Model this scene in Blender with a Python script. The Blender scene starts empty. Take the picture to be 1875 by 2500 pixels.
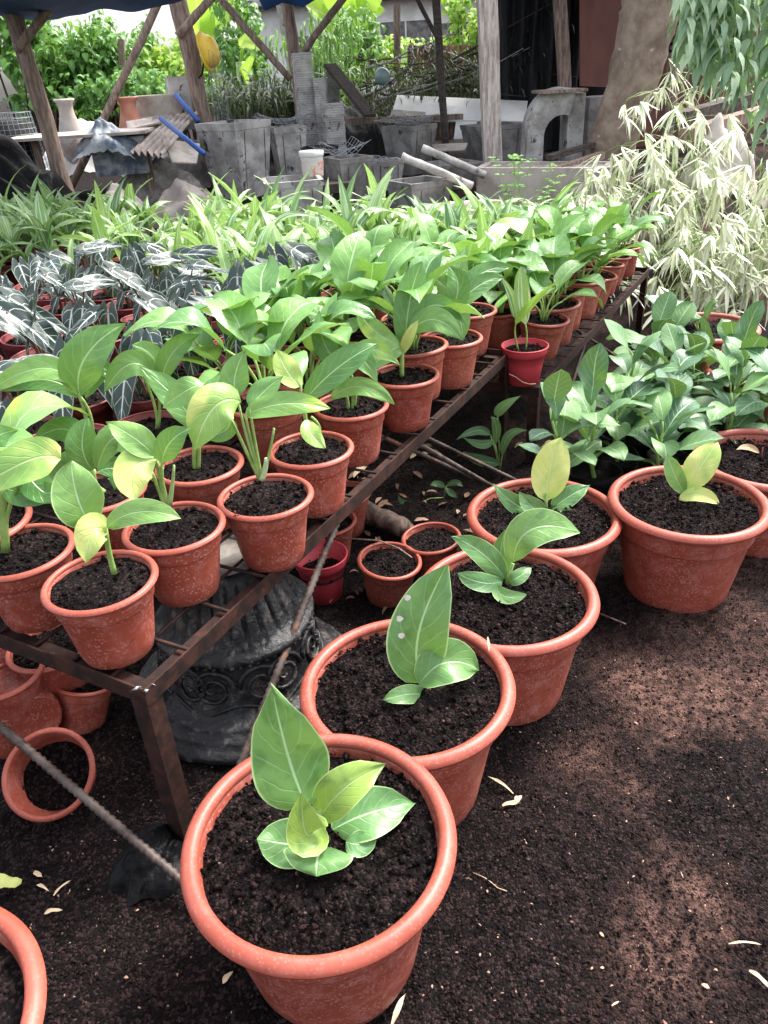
import bpy, math, random
import numpy as np
from mathutils import Vector, Matrix, noise as mn
S = bpy.context.scene
COL = S.collection
R = random.Random(7)
rad = math.radians
# ------------------------------------------------------------------ camera
CAMZ, PITCH, ROLL, F = 1.19, rad(30), rad(3.5), 1880.0
f_ = Vector((0, math.cos(PITCH), -math.sin(PITCH)))
u0 = Vector((0, math.sin(PITCH), math.cos(PITCH)))
r0 = Vector((1, 0, 0))
r_ = r0 * math.cos(ROLL) - u0 * math.sin(ROLL)
u_ = u0 * math.cos(ROLL) + r0 * math.sin(ROLL)
CAM = Vector((0, 0, CAMZ))
cam = bpy.data.objects.new('camera', bpy.data.cameras.new('camera'))
COL.objects.link(cam)
m = Matrix((r_, u_, -f_)).transposed().to_4x4()
m.translation = CAM
cam.matrix_world = m
cam.data.sensor_fit = 'VERTICAL'
cam.data.sensor_height = 24
cam.data.lens = 24 * F / 2500
cam.data.clip_end = 500
cam.data.clip_start = 0.02
S.camera = cam
K = 1875 / 1659.0

def ray(x, y):
    a = (x * K - 937.5) / F
    b = -(y * K - 1250) / F
    return f_ + r_ * a + u_ * b
def PZ(x, y, z):
    d = ray(x, y)
    return CAM + d * ((z - CAMZ) / d.z)
def PY(x, y, Y):
    d = ray(x, y)
    return CAM + d * (Y / d.y)
def PD(x, y, D):
    return CAM + ray(x, y) * D
def proj(p):
    q = Vector(p) - CAM
    d = q.dot(f_)
    if d < .05:
        return (-9999, -9999, d)
    return ((q.dot(r_) / d * F + 937.5) / K, (1250 - q.dot(u_) / d * F) / K, d)

# ------------------------------------------------------------------ mesh helpers
class MB:
    def __init__(self):
        self.v = []; self.f = []; self.uv = []; self.t = []; self.n = 0
    def add(self, v, f, tint=0.5, uv=None):
        o = self.n
        self.v.extend([tuple(p) for p in v])
        self.f.extend([tuple(i + o for i in q) for q in f])
        self.uv.extend(uv if uv is not None else [(0.5, 0.5)] * len(v))
        if isinstance(tint, (int, float)):
            self.t.extend([tint] * len(v))
        else:
            self.t.extend(tint)
        self.n += len(v)
        return self
    def mesh(self, name, mat, smooth=True, origin=None):
        me = bpy.data.meshes.new(name)
        v = self.v
        if origin is not None:
            ox, oy, oz = origin
            v = [(a - ox, b - oy, c - oz) for a, b, c in v]
        me.from_pydata(v, [], self.f)
        me.validate()
        if len(me.vertices) == self.n:
            at = me.attributes.new('tint', 'FLOAT', 'POINT')
            at.data.foreach_set('value', self.t)
            ul = me.uv_layers.new(name='UVMap')
            idx = np.empty(len(me.loops), dtype=np.int32)
            me.loops.foreach_get('vertex_index', idx)
            ul.data.foreach_set('uv', np.array(self.uv, dtype=np.float32)[idx].ravel())
        me.polygons.foreach_set('use_smooth', [smooth] * len(me.polygons))
        if mat:
            me.materials.append(mat)
        return me
    def build(self, name, mat, parent=None, smooth=True, origin=None, loc=(0, 0, 0)):
        o = bpy.data.objects.new(name, self.mesh(name, mat, smooth, origin))
        COL.objects.link(o)
        o.parent = parent
        o.location = loc
        return o

def empty(name, loc, label, cat, group=None, rz=0):
    o = bpy.data.objects.new(name, None)
    COL.objects.link(o)
    o.empty_display_size = .05
    o.location = loc
    o.rotation_euler = (0, 0, rz)
    o['label'] = label; o['category'] = cat
    if group: o['group'] = group
    return o
def tag(o, label=None, cat=None, group=None, kind=None):
    if label: o['label'] = label
    if cat: o['category'] = cat
    if group: o['group'] = group
    if kind: o['kind'] = kind
    return o
def copy_tree(o, parent=None):
    c = o.copy(); COL.objects.link(c)
    if parent is not None:
        c.parent = parent
    for ch in list(KIDS.get(o.name, ())):
        copy_tree(ch, c)
    return c
KIDS = {}
def index_kids():
    KIDS.clear()
    for o in bpy.data.objects:
        if o.parent:
            KIDS.setdefault(o.parent.name, []).append(o)

def box(mb, c, s, rz=0, tint=.5, taper=1.0, rot=None):
    cx, cy, cz = c
    M = rot if rot is not None else Matrix.Rotation(rz, 3, 'Z')
    vs = []
    for dz in (-1, 1):
        k = taper if dz < 0 else 1
        for dx, dy in ((-1, -1), (1, -1), (1, 1), (-1, 1)):
            p = M @ Vector((dx * s[0] / 2 * k, dy * s[1] / 2 * k, dz * s[2] / 2))
            vs.append((cx + p.x, cy + p.y, cz + p.z))
    mb.add(vs, [(3, 2, 1, 0), (4, 5, 6, 7), (0, 1, 5, 4), (1, 2, 6, 5), (2, 3, 7, 6), (3, 0, 4, 7)], tint)
def beam(mb, p0, p1, w, h, up=Vector((0, 0, 1)), tint=.5, k1=1.0):
    p0 = Vector(p0); p1 = Vector(p1)
    t = (p1 - p0).normalized()
    if abs(t.dot(up)) > .98: up = Vector((0, 1, 0))
    s = t.cross(up).normalized(); n = s.cross(t)
    vs = []
    for p, k in ((p0, 1), (p1, k1)):
        for a, b in ((-1, -1), (1, -1), (1, 1), (-1, 1)):
            vs.append(p + s * a * w / 2 * k + n * b * h / 2 * k)
    mb.add(vs, [(0, 1, 2, 3), (7, 6, 5, 4), (0, 4, 5, 1), (1, 5, 6, 2), (2, 6, 7, 3), (3, 7, 4, 0)], tint)
def tube(mb, pts, r, n=8, tint=.5, caps=True, wob=0, rnd=None):
    pts = [Vector(p) for p in pts]
    N = len(pts)
    if not isinstance(r, (list, tuple)):
        r = [r] * N
    if len(r) == 2 and N != 2:
        r = [r[0] + (r[1] - r[0]) * i / (N - 1) for i in range(N)]
    vs = []; uv = []
    ref = None
    for i, p in enumerate(pts):
        t = (pts[min(i + 1, N - 1)] - pts[max(i - 1, 0)])
        if t.length < 1e-9: t = Vector((0, 0, 1))
        t.normalize()
        if ref is None:
            ref = t.orthogonal().normalized()
        ref = (ref - t * ref.dot(t))
        if ref.length < 1e-6: ref = t.orthogonal()
        ref.normalize()
        b = t.cross(ref)
        for j in range(n):
            a = 2 * math.pi * j / n
            rr = r[i]
            if wob: rr *= 1 + wob * mn.noise(Vector((math.cos(a) * 1.3, math.sin(a) * 1.3, i * .7 + (rnd or 0))))
            vs.append(p + ref * math.cos(a) * rr + b * math.sin(a) * rr)
            uv.append((j / n, i / (N - 1)))
    fs = []
    for i in range(N - 1):
        for j in range(n):
            k = (j + 1) % n
            fs.append((i * n + j, i * n + k, (i + 1) * n + k, (i + 1) * n + j))
    if caps:
        fs.append(tuple(range(n - 1, -1, -1)))
        fs.append(tuple((N - 1) * n + j for j in range(n)))
    mb.add(vs, fs, tint, uv)
def lathe(mb, prof, n=48, tint=.5, loc=(0, 0, 0), fn=None, M=None):
    vs = []; uv = []
    L = len(prof)
    for i, (r, z) in enumerate(prof):
        for j in range(n):
            a = 2 * math.pi * j / n
            rr = r if fn is None else fn(r, z, a)
            p = Vector((rr * math.cos(a), rr * math.sin(a), z))
            if M is not None: p = M @ p
            vs.append((p.x + loc[0], p.y + loc[1], p.z + loc[2]))
            uv.append((j / n, i / max(1, L - 1)))
    fs = []
    for i in range(L - 1):
        for j in range(n):
            k = (j + 1) % n
            fs.append((i * n + j, i * n + k, (i + 1) * n + k, (i + 1) * n + j))
    mb.add(vs, fs, tint, uv)

def bez(p0, pm, p1, n):
    # quadratic through pm at t=.5
    c = pm * 2 - (p0 + p1) * .5
    return [p0 * (1 - t) ** 2 + c * 2 * t * (1 - t) + p1 * t * t for t in [i / n for i in range(n + 1)]]
def prof_w(kind, t):
    if kind == 'broad':
        if t <= 0: return .08
        if t >= 1: return 0.0
        return (math.sin(math.pi * t ** .86) ** .66) * (1.04 - .14 * t) * (1 if t < .8 else 1 - .5 * ((t - .8) / .2) ** .8)
    if kind == 'oval':
        return math.sin(math.pi * t ** .92) ** .58 * (1 if t < .88 else 1 - .4 * (t - .88) / .12) if 0 < t < 1 else 0.03
    if kind == 'heart':
        return (.62 + .38 * math.sin(math.pi * min(1, (t * 1.9)) * .5 + 0)) * (1 - t ** 2.6) ** .8 if t < 1 else 0
    if kind == 'lance':
        return math.sin(math.pi * t ** .62) ** .9 if 0 < t < 1 else .04
    if kind == 'arrow':
        return (1 - t) ** .75 * (.55 + .45 * min(1, t / .18)) + .0
    if kind == 'obov':
        return math.sin(math.pi * t ** 1.25) ** .62 if 0 < t < 1 else .03
    if kind == 'blade':
        return (1 - t ** 3) * min(1, .35 + t * 2.2)
    return 1
def leaf(mb, p0, pm, p1, w, face, kind='broad', fold=.18, wave=.05, n=9, nw=4, tint=.5, cup=0.0, seed=None, twist=0):
    p0, pm, p1, face = Vector(p0), Vector(pm), Vector(p1), Vector(face)
    pts = bez(p0, pm, p1, n)
    L = sum((pts[i + 1] - pts[i]).length for i in range(n))
    vs = []; uv = []
    sd = R.random() * 50 if seed is None else seed
    N = len(pts)
    sides = []
    for i in range(N):
        t = (pts[min(i + 1, N - 1)] - pts[max(i - 1, 0)]).normalized()
        s = t.cross(face)
        if s.length < .15:
            s = sides[-1][0] if sides else t.orthogonal()
            s = s - t * s.dot(t)
        s.normalize()
        if sides and s.dot(sides[-1][0]) < 0: s = -s
        nn = s.cross(t)
        if twist:
            q = Matrix.Rotation(twist * i / N, 3, t); s = q @ s; nn = q @ nn
        sides.append((s, nn, t))
    for i in range(N):
        t = i / n
        hw = w * .5 * prof_w(kind, t)
        s, nn, tg = sides[i]
        for j in range(nw + 1):
            x = -1 + 2 * j / nw
            ax = abs(x)
            off = s * (x * hw) + nn * (fold * ax * hw - cup * ax * ax * hw)
            off += nn * (wave * w * math.sin(t * 9 + sd + (2.1 if x < 0 else 0)) * ax ** 2)
            off += nn * (.06 * w * mn.noise(Vector((sd, t * 3, x * 1.4))))
            back = 0
            if kind in ('arrow', 'heart'):
                k = .19 if kind == 'arrow' else .2
                back = -k * L * (1 - (2 * ax - 1.15) ** 2 / 1.33) * max(0, 1 - t * 2.0) ** 1.5
                if ax < .01: back = 0
            off += tg * back
            vs.append(pts[i] + off)
            uv.append(((x + 1) / 2, t))
    fs = []
    W = nw + 1
    for i in range(n):
        for j in range(nw):
            fs.append((i * W + j, i * W + j + 1, (i + 1) * W + j + 1, (i + 1) * W + j))
    mb.add(vs, fs, tint, uv)

# ------------------------------------------------------------------ materials
class NT:
    def __init__(self, name):
        self.m = bpy.data.materials.new(name)
        self.m.use_nodes = True
        self.t = self.m.node_tree
        self.t.nodes.clear()
        self.out = self.n('ShaderNodeOutputMaterial')
    def n(self, typ, **kw):
        nd = self.t.nodes.new(typ)
        for k, v in kw.items():
            if k.startswith('i_'):
                key = k[2:].replace('_', ' ')
                nd.inputs[key].default_value = v
            else:
                setattr(nd, k, v)
        return nd
    def l(self, a, b):
        self.t.links.new(a, b)
    def math(self, op, a, b=None, c=None, clamp=False):
        nd = self.n('ShaderNodeMath', operation=op, use_clamp=clamp)
        for i, x in enumerate((a, b, c)):
            if x is None: continue
            if isinstance(x, (int, float)): nd.inputs[i].default_value = x
            else: self.l(x, nd.inputs[i])
        return nd.outputs[0]
    def ramp(self, x, lo, hi, a=0.0, b=1.0):
        nd = self.n('ShaderNodeMapRange', interpolation_type='SMOOTHSTEP')
        self.l(x, nd.inputs[0])
        for i, v in zip((1, 2, 3, 4), (lo, hi, a, b)): nd.inputs[i].default_value = v
        return nd.outputs[0]
    def mix(self, fac, a, b, mode='MIX'):
        nd = self.n('ShaderNodeMix', data_type='RGBA', blend_type=mode)
        for i, x in ((0, fac), (6, a), (7, b)):
            if isinstance(x, (int, float)): nd.inputs[i].default_value = x
            elif isinstance(x, (tuple, list)): nd.inputs[i].default_value = tuple(x[:3]) + (1,)
            else: self.l(x, nd.inputs[i])
        return nd.outputs[2]
    def obj(self):
        return self.n('ShaderNodeTexCoord').outputs['Object']
    def noise(self, vec, scale, detail=3, rough=.55, dist=0):
        nd = self.n('ShaderNodeTexNoise')
        nd.inputs['Scale'].default_value = scale; nd.inputs['Detail'].default_value = detail
        nd.inputs['Roughness'].default_value = rough; nd.inputs['Distortion'].default_value = dist
        if vec is not None: self.l(vec, nd.inputs['Vector'])
        return nd.outputs[0]
    def vor(self, vec, scale, out='Distance', feature='F1'):
        nd = self.n('ShaderNodeTexVoronoi', feature=feature)
        nd.inputs['Scale'].default_value = scale
        if vec is not None: self.l(vec, nd.inputs['Vector'])
        return nd.outputs[out]
    def attr(self, name='tint'):
        return self.n('ShaderNodeAttribute', attribute_name=name).outputs['Fac']
    def bsdf(self, col, rough=.6, bump=None, bs=.3, bd=.01, metal=0, spec=.5, transl=0, tcol=None, sheen=0):
        p = self.n('ShaderNodeBsdfPrincipled')
        if isinstance(col, (tuple, list)): p.inputs['Base Color'].default_value = tuple(col[:3]) + (1,)
        else: self.l(col, p.inputs['Base Color'])
        if isinstance(rough, (int, float)): p.inputs['Roughness'].default_value = rough
        else: self.l(rough, p.inputs['Roughness'])
        p.inputs['Metallic'].default_value = metal
        p.inputs['Specular IOR Level'].default_value = spec
        if bump is not None:
            b = self.n('ShaderNodeBump'); b.inputs['Strength'].default_value = bs; b.inputs['Distance'].default_value = bd
            self.l(bump, b.inputs['Height']); self.l(b.outputs[0], p.inputs['Normal'])
        o = p.outputs[0]
        if transl:
            tr = self.n('ShaderNodeBsdfTranslucent')
            c = tcol if tcol is not None else col
            if isinstance(c, (tuple, list)): tr.inputs[0].default_value = tuple(c[:3]) + (1,)
            else: self.l(c, tr.inputs[0])
            ms = self.n('ShaderNodeMixShader'); ms.inputs[0].default_value = transl
            self.l(o, ms.inputs[1]); self.l(tr.outputs[0], ms.inputs[2]); o = ms.outputs[0]
        self.l(o, self.out.inputs[0])
        return self.m

def mat_leaf(name, c0, c1, vein, nveins=8, slope=.9, vw=.1, vs=.5, mid=.05, rough=.35, transl=.22, yellow=None, ythr=.6, edge=None, stripes=None, spec=.5, tcw=None, warp=.9, dark=0):
    t = NT(name)
    uv = t.n('ShaderNodeTexCoord').outputs['UV']
    sp = t.n('ShaderNodeSeparateXYZ'); t.l(uv, sp.inputs[0])
    au = t.math('MULTIPLY', t.math('ABSOLUTE', t.math('SUBTRACT', sp.outputs[0], .5)), 2)
    v = sp.outputs[1]
    tint = t.attr()
    ob = t.obj()
    nz = t.noise(ob, 14, 3)
    k = t.math('ADD', tint, t.math('MULTIPLY', t.math('SUBTRACT', nz, .5), .7), clamp=True)
    col = t.mix(k, c0, c1)
    if stripes:
        cs, ns, thr = stripes
        st = t.noise(None, 1, 2)
        mp = t.n('ShaderNodeMapping'); mp.inputs['Scale'].default_value = (ns, .7, 1)
        cb = t.n('ShaderNodeCombineXYZ'); t.l(sp.outputs[0], cb.inputs[0]); t.l(v, cb.inputs[1]); t.l(t.math('MULTIPLY', tint, 37), cb.inputs[2])
        t.l(cb.outputs[0], mp.inputs[0])
        st = t.noise(mp.outputs[0], 1, 2)
        col = t.mix(t.ramp(st, thr, thr + .06), col, cs)
    if dark:
        col = t.mix(t.ramp(t.noise(ob, 24, 3, .6, .8), .46, .72, 0, dark), col, (.035, .11, .035))
    if yellow:
        ny = t.noise(ob, 9, 2, .5, .6)
        ny2 = t.math('ADD', ny, t.math('MULTIPLY', tint, .28))
        col = t.mix(t.ramp(ny2, ythr, ythr + .16, 0, .85), col, yellow)
    wv = t.math('SUBTRACT', t.math('MULTIPLY', v, nveins), t.math('MULTIPLY', au, slope * nveins * .25))
    if warp: wv = t.math('ADD', wv, t.math('MULTIPLY', t.noise(ob, 22, 2), warp))
    fr = t.math('ABSOLUTE', t.math('SUBTRACT', t.math('FRACT', wv), .5))
    side = t.ramp(fr, 0, vw, 1, 0)
    side = t.math('MULTIPLY', side, t.ramp(au, .65, 1.0, 1, .15))
    midm = t.ramp(au, mid * .35, mid * 1.3, 1, 0)
    vv = t.math('MAXIMUM', t.math('MULTIPLY', side, vs), midm)
    col = t.mix(vv, col, vein)
    if edge:
        col = t.mix(t.ramp(au, .93, .98), col, edge)
    bm = t.math('ADD', t.math('MULTIPLY', vv, -1), t.math('MULTIPLY', t.noise(ob, 38, 2), 1.1))
    tc = t.mix(.5, col, tcw or (.35, .6, .06))
    return t.bsdf(col, rough, bump=bm, bs=.4, bd=.004, transl=transl, tcol=tc, spec=spec)

M = {}
M['leaf_broad'] = mat_leaf('leaf_broad', (.08, .21, .062), (.25, .45, .115), (.38, .57, .28), 7, 1.2, .12, .22, .05, .3, .22, dark=.35, yellow=(.42, .58, .08), ythr=.78, spec=.45)
M['leaf_hero'] = mat_leaf('leaf_hero', (.08, .205, .068), (.22, .40, .10), (.38, .57, .30), 6, 1.3, .10, .2, .045, .38, .2, dark=.55, edge=(.4, .55, .25), yellow=(.33, .5, .08), ythr=.95)
M['leaf_yellow'] = mat_leaf('leaf_yellow', (.15, .36, .08), (.42, .56, .14), (.5, .66, .3), 7, 1.2, .12, .3, .05, .35, .2, yellow=(.66, .68, .22), ythr=.62)
M['leaf_alocasia'] = mat_leaf('leaf_alocasia', (.014, .030, .026), (.036, .056, .055), (.62, .68, .62), 5.6, .75, .055, .9, .10, .36, .05, edge=(.34, .42, .36), spec=.45, warp=.25)
M['leaf_lance'] = mat_leaf('leaf_lance', (.075, .185, .065), (.34, .50, .16), (.42, .6, .36), 3, 6, .1, .25, .1, .36, .26, stripes=((.55, .66, .45), 9, .53))
M['leaf_ficus'] = mat_leaf('leaf_ficus', (.05, .125, .07), (.2, .37, .12), (.40, .56, .32), 8, 1.1, .08, .45, .05, .42, .12, spec=.4)
M['leaf_bamboo'] = mat_leaf('leaf_bamboo', (.58, .63, .36), (.88, .88, .76), (.8, .82, .6), 2, 8, .05, .0, .06, .5, .14, stripes=((.17, .30, .09), 5, .56), tcw=(.95, .95, .75))
M['leaf_dry'] = mat_leaf('leaf_dry', (.42, .25, .13), (.7, .55, .38), (.75, .62, .45), 6, 1, .1, .3, .06, .8, .1)
M['leaf_vine'] = mat_leaf('leaf_vine', (.05, .16, .03), (.2, .4, .08), (.25, .45, .15), 5, 1, .1, .2, .06, .4, .3)
M['leaf_lime'] = mat_leaf('leaf_lime', (.25, .45, .05), (.5, .66, .1), (.6, .75, .3), 14, .6, .1, .3, .05, .4, .45)
M['leaf_hang'] = mat_leaf('leaf_hang', (.2, .33, .22), (.48, .6, .4), (.3, .5, .25), 3, 4, .1, .2, .08, .45, .2)
M['leaf_dark'] = mat_leaf('leaf_dark', (.012, .022, .01), (.05, .07, .03), (.08, .1, .05), 3, 4, .1, .2, .08, .6, .1)

M['leaf_olive'] = mat_leaf('leaf_olive', (.13, .24, .04), (.24, .36, .07), (.36, .5, .2), 6, 1.3, .1, .2, .045, .36, .2, edge=(.4, .52, .2), dark=.6)
M['litter'] = mat_leaf('litter', (.16, .085, .055), (.42, .28, .2), (.4, .3, .2), 6, 1, .1, .2, .06, .9, .05)
def pot_mat(name, c, c2, spots=.6, inner=None):
    t = NT(name)
    ob = t.obj()
    oi = t.n('ShaderNodeObjectInfo').outputs['Random']
    add = t.n('ShaderNodeVectorMath', operation='ADD'); t.l(ob, add.inputs[0])
    cb = t.n('ShaderNodeCombineXYZ'); t.l(t.math('MULTIPLY', oi, 9), cb.inputs[0]); t.l(cb.outputs[0], add.inputs[1])
    p = add.outputs[0]
    col = t.mix(t.ramp(t.noise(p, 7, 3), .35, .7), c, c2)
    col = t.mix(t.ramp(oi, 0, 1, 0, .45), col, (.36, .085, .05) if spots > .5 else col)
    tint = t.attr()
    # lime-scale droplets left by watering
    v = t.vor(p, 170)
    nz = t.ramp(t.noise(p, 22, 3), .30, .56)
    sp = t.math('MULTIPLY', t.ramp(v, .22, .40, 1, 0), nz)
    v2 = t.math('MULTIPLY', t.ramp(t.math('ABSOLUTE', t.math('SUBTRACT', t.vor(p, 48), .3)), .0, .08, 1, 0), t.ramp(t.noise(p, 15, 2), .5, .7))
    haze = t.math('MULTIPLY', t.ramp(t.noise(p, 28, 5, .8), .45, .75), .3)
    k = t.math('MAXIMUM', t.math('MULTIPLY', sp, t.ramp(oi, 0, 1, .3, .55)), t.math('MAXIMUM', t.math('MULTIPLY', v2, .4), haze))
    k = t.math('MULTIPLY', k, t.math('MULTIPLY', tint, spots))
    col = t.mix(k, col, (.62, .33, .30))
    mpx = t.n('ShaderNodeMapping'); mpx.inputs['Scale'].default_value = (3, 3, 60); t.l(p, mpx.inputs[0])
    sc_ = t.math('MULTIPLY', t.ramp(t.noise(mpx.outputs[0], 2, 4, .7), .6, .72), t.ramp(t.noise(p, 9, 2), .5, .62))
    col = t.mix(t.math('MULTIPLY', sc_, t.math('MULTIPLY', tint, .3 * spots)), col, (.6, .33, .29))
    sm = t.math('MAXIMUM', t.ramp(t.noise(p, 40, 3, .7), .64, .70), t.math('MULTIPLY', t.ramp(t.noise(p, 8, 5, .75), .58, .66), .5))
    col = t.mix(t.math('MULTIPLY', sm, .45 if spots > .5 else .2), col, (.06, .026, .02))
    return t.bsdf(col, t.ramp(k, 0, .5, .46, .68), bump=t.noise(p, 60, 3), bs=.08, bd=.004, spec=.45)
M['terracotta'] = pot_mat('terracotta_plastic', (.225, .043, .025), (.285, .06, .036), 1.0)
M['rim'] = pot_mat('rim_plastic', (.28, .056, .034), (.33, .072, .046), .35)
M['dark_red'] = pot_mat('dark_red_plastic', (.17, .022, .026), (.23, .036, .038), .3)
M['pink'] = pot_mat('pink_plastic', (.50, .04, .06), (.48, .05, .065), .2)

def soil_mat(name, dark=(.0022, .0014, .0016), mid=(.0095, .0058, .0062), lt=(.045, .027, .026), patch=None):
    t = NT(name)
    ob = t.obj()
    tint = t.attr()
    vc = t.vor(ob, 210, 'Color')
    sp = t.n('ShaderNodeSeparateColor'); t.l(vc, sp.inputs[0])
    n1 = t.noise(ob, 26, 6, .7)
    col = t.mix(t.ramp(n1, .35, .7), dark, mid)
    col = t.mix(t.ramp(sp.outputs[0], .62, .95, 0, .8), col, lt)
    col = t.mix(t.ramp(tint, .55, 1.0), col, (.075, .038, .034))
    col = t.mix(t.ramp(tint, .93, 1.0), col, (.26, .17, .13))
    if patch:
        big = t.noise(ob, 1.7, 5, .62, .3)
        px = t.n('ShaderNodeSeparateXYZ'); t.l(ob, px.inputs[0])
        k = t.math('MAXIMUM', t.math('MULTIPLY', t.math('MULTIPLY', t.ramp(big, .44, .60), t.ramp(px.outputs[0], .15, .42)), .45), t.math('MULTIPLY', t.attr('dust'), t.ramp(big, .36, .56)))
        fine = t.ramp(t.noise(ob, 45, 4, .7), .4, .65)
        col = t.mix(t.math('MULTIPLY', k, t.math('ADD', .2, t.math('MULTIPLY', fine, .7))), col, patch)
    h = t.math('ADD', t.noise(ob, 90, 5, .75), t.math('MULTIPLY', t.vor(ob, 210), -.7))
    return t.bsdf(col, .85, bump=h, bs=1.0, bd=.010, spec=.12)
M['soil'] = soil_mat('potting_soil')
M['ground'] = soil_mat('ground_soil', patch=(.22, .12, .095))
M['crumb'] = soil_mat('soil_crumb', dark=(.0045, .003, .0034), mid=(.022, .0145, .0155), lt=(.05, .032, .03))

def simple(name, c0, c1, scale=8, rough=.7, bs=.3, bd=.01, metal=0, streak=None, lo=.35, hi=.65, spec=.4, transl=0, third=None):
    t = NT(name)
    ob = t.obj()
    vec = ob
    if streak:
        mp = t.n('ShaderNodeMapping'); mp.inputs['Scale'].default_value = streak
        t.l(ob, mp.inputs[0]); vec = mp.outputs[0]
    nz = t.noise(vec, scale, 6, .65, .2)
    col = t.mix(t.ramp(nz, lo, hi), c0, c1)
    tint = t.attr()
    col = t.mix(t.ramp(t.math('ABSOLUTE', t.math('SUBTRACT', tint, .5)), 0, .5, 0, .5), col, t.mix(t.ramp(tint, .45, .55), (0, 0, 0), (1, 1, 1)))
    if third:
        c3, s3, l3, h3 = third
        col = t.mix(t.ramp(t.noise(ob, s3, 5, .7, .4), l3, h3), col, c3)
    return t.bsdf(col, rough, bump=nz, bs=bs, bd=bd, metal=metal, spec=spec, transl=transl)
M['rust'] = simple('rusty_steel', (.012, .006, .005), (.05, .018, .012), 30, .75, .35, .002, .25, third=((.16, .06, .03), 60, .62, .75))
M['rebar'] = simple('rebar_steel', (.035, .024, .02), (.12, .095, .085), 22, .6, .3, .002, .3, third=((.3, .13, .07), 9, .55, .7))
M['cast'] = simple('black_cast_stone', (.006, .0065, .0075), (.026, .026, .028), 16, .46, .8, .015, 0, spec=.4, third=((.11, .095, .085), 30, .52, .68))
M['bare'] = simple('weathered_cement', (.16, .145, .13), (.34, .31, .28), 12, .9)
M['stem'] = simple('green_stem', (.16, .28, .06), (.32, .46, .14), 20, .45, .1, .002)
M['stem_brown'] = simple('brown_petiole', (.12, .07, .045), (.25, .15, .09), 20, .5, .1, .002)
M['wood'] = simple('weathered_wood', (.13, .09, .072), (.32, .235, .195), 9, .9, .5, .008, streak=(6, 6, .8), third=((.025, .02, .018), 5, .6, .75))
M['wood_pale'] = simple('pale_peeling_wood', (.30, .235, .21), (.6, .54, .5), 8, .9, .4, .006, streak=(6, 6, .9), third=((.07, .05, .045), 4, .58, .68))
M['wood_dark'] = simple('dark_wood', (.035, .028, .026), (.09, .068, .06), 9, .9, .5, .008, streak=(1, 6, 6))
M['bark'] = simple('smooth_bark', (.15, .105, .078), (.29, .225, .175), 5, .9, .5, .03, third=((.38, .36, .32), 13, .64, .70))
M['concrete'] = simple('grey_concrete', (.23, .215, .205), (.48, .46, .445), 6, .9, .3, .01, third=((.04, .037, .035), 11, .58, .66))
M['concrete_dark'] = simple('damp_concrete', (.11, .102, .098), (.26, .25, .24), 6, .9, .3, .01, third=((.02, .02, .02), 9, .6, .7))
M['concrete_pale'] = simple('pale_concrete', (.30, .255, .225), (.5, .45, .41), 5, .9, .3, .01, third=((.15, .13, .12), 7, .6, .74))
M['white'] = simple('whitewash', (.62, .61, .59), (.78, .78, .76), 3, .8, .1, .005)
M['clay'] = simple('orange_clay', (.42, .17, .11), (.55, .27, .2), 8, .8)
M['asbestos'] = simple('cement_sheet', (.26, .22, .20), (.42, .37, .34), 6, .9, .2, .01, third=((.1, .07, .06), 10, .6, .7))
M['blue_tarp'] = simple('blue_tarp', (.012, .045, .14), (.02, .08, .24), 5, .8, .3, .01)
M['blue_worn'] = simple('worn_blue_plastic', (.045, .075, .12), (.36, .38, .4), 7, .5, .4, .01, third=((.5, .18, .12), 6, .66, .7))
M['blue'] = simple('blue_pipe', (.02, .07, .28), (.03, .1, .36), 5, .4)
M['black_plastic'] = simple('black_plastic_sheet', (.002, .002, .0025), (.006, .006, .007), 6, .5, .6, .03, spec=.12)
M['black_net'] = simple('black_netting', (.006, .006, .007), (.022, .022, .026), 10, .8, .5, .02, streak=(4, 4, .5))
M['redwood'] = simple('red_brown_sheet', (.15, .062, .05), (.21, .09, .072), 4, .75, .2, .004, streak=(1, 1, .4))
M['ivory'] = simple('ivory_spot', (.5, .46, .36), (.68, .64, .54), 200, .7, lo=.4, hi=.6)
M['helmet'] = simple('yellow_shell', (.62, .40, .04), (.75, .5, .06), 6, .4)
M['tin'] = simple('rusty_tin', (.05, .035, .03), (.16, .09, .07), 7, .7, .4, .01, .2, third=((.3, .12, .07), 4, .55, .7))
M['wire'] = simple('galvanised_wire', (.2, .22, .24), (.35, .38, .4), 9, .5, .1, .001, .5)
M['glass_blue'] = simple('pale_blue_globe', (.12, .2, .2), (.26, .34, .33), 6, .25)
M['label_print'] = simple('printed_band', (.6, .55, .5), (.62, .28, .2), 9, .6, lo=.48, hi=.52)

exec_parts = []
# ------------------------------------------------------------------ ground
def sst(a, b, x):
    t = max(0.0, min(1.0, (x - a) / (b - a))); return t * t * (3 - 2 * t)
def gbase(x, y):
    z = -.16 * sst(2.1, 3.0, y) * sst(.5, .95, x) * (1 - sst(3.6, 5, y))
    z += .33 * sst(4.9, 6.6, y)
    return z
BUMPS = [(.62, 1.42, .16, .03), (.9, 1.36, .2, .028), (.45, 1.2, .13, .012), (.25, .9, .12, .012)]
def gz(x, y, fine=True):
    z = gbase(x, y)
    if -2.5 < x < 3 and 0 < y < 5:
        z += .018 * mn.noise(Vector((x * 2.6, y * 2.6, 3)))
        z += .010 * mn.noise(Vector((x * 9, y * 9, 7)))
        if fine:
            z += .0055 * mn.noise(Vector((x * 32, y * 32, 1))) + .0045 * mn.noise(Vector((x * 75, y * 75, 2)))
        for bx, by, br, bh in BUMPS:
            d2 = ((x - bx) ** 2 + (y - by) ** 2) / br ** 2
            if d2 < 4: z += bh * math.exp(-d2 * 2)
    elif y >= 5:
        z += .03 * mn.noise(Vector((x, y, 3)))
    return z - .008
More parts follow.
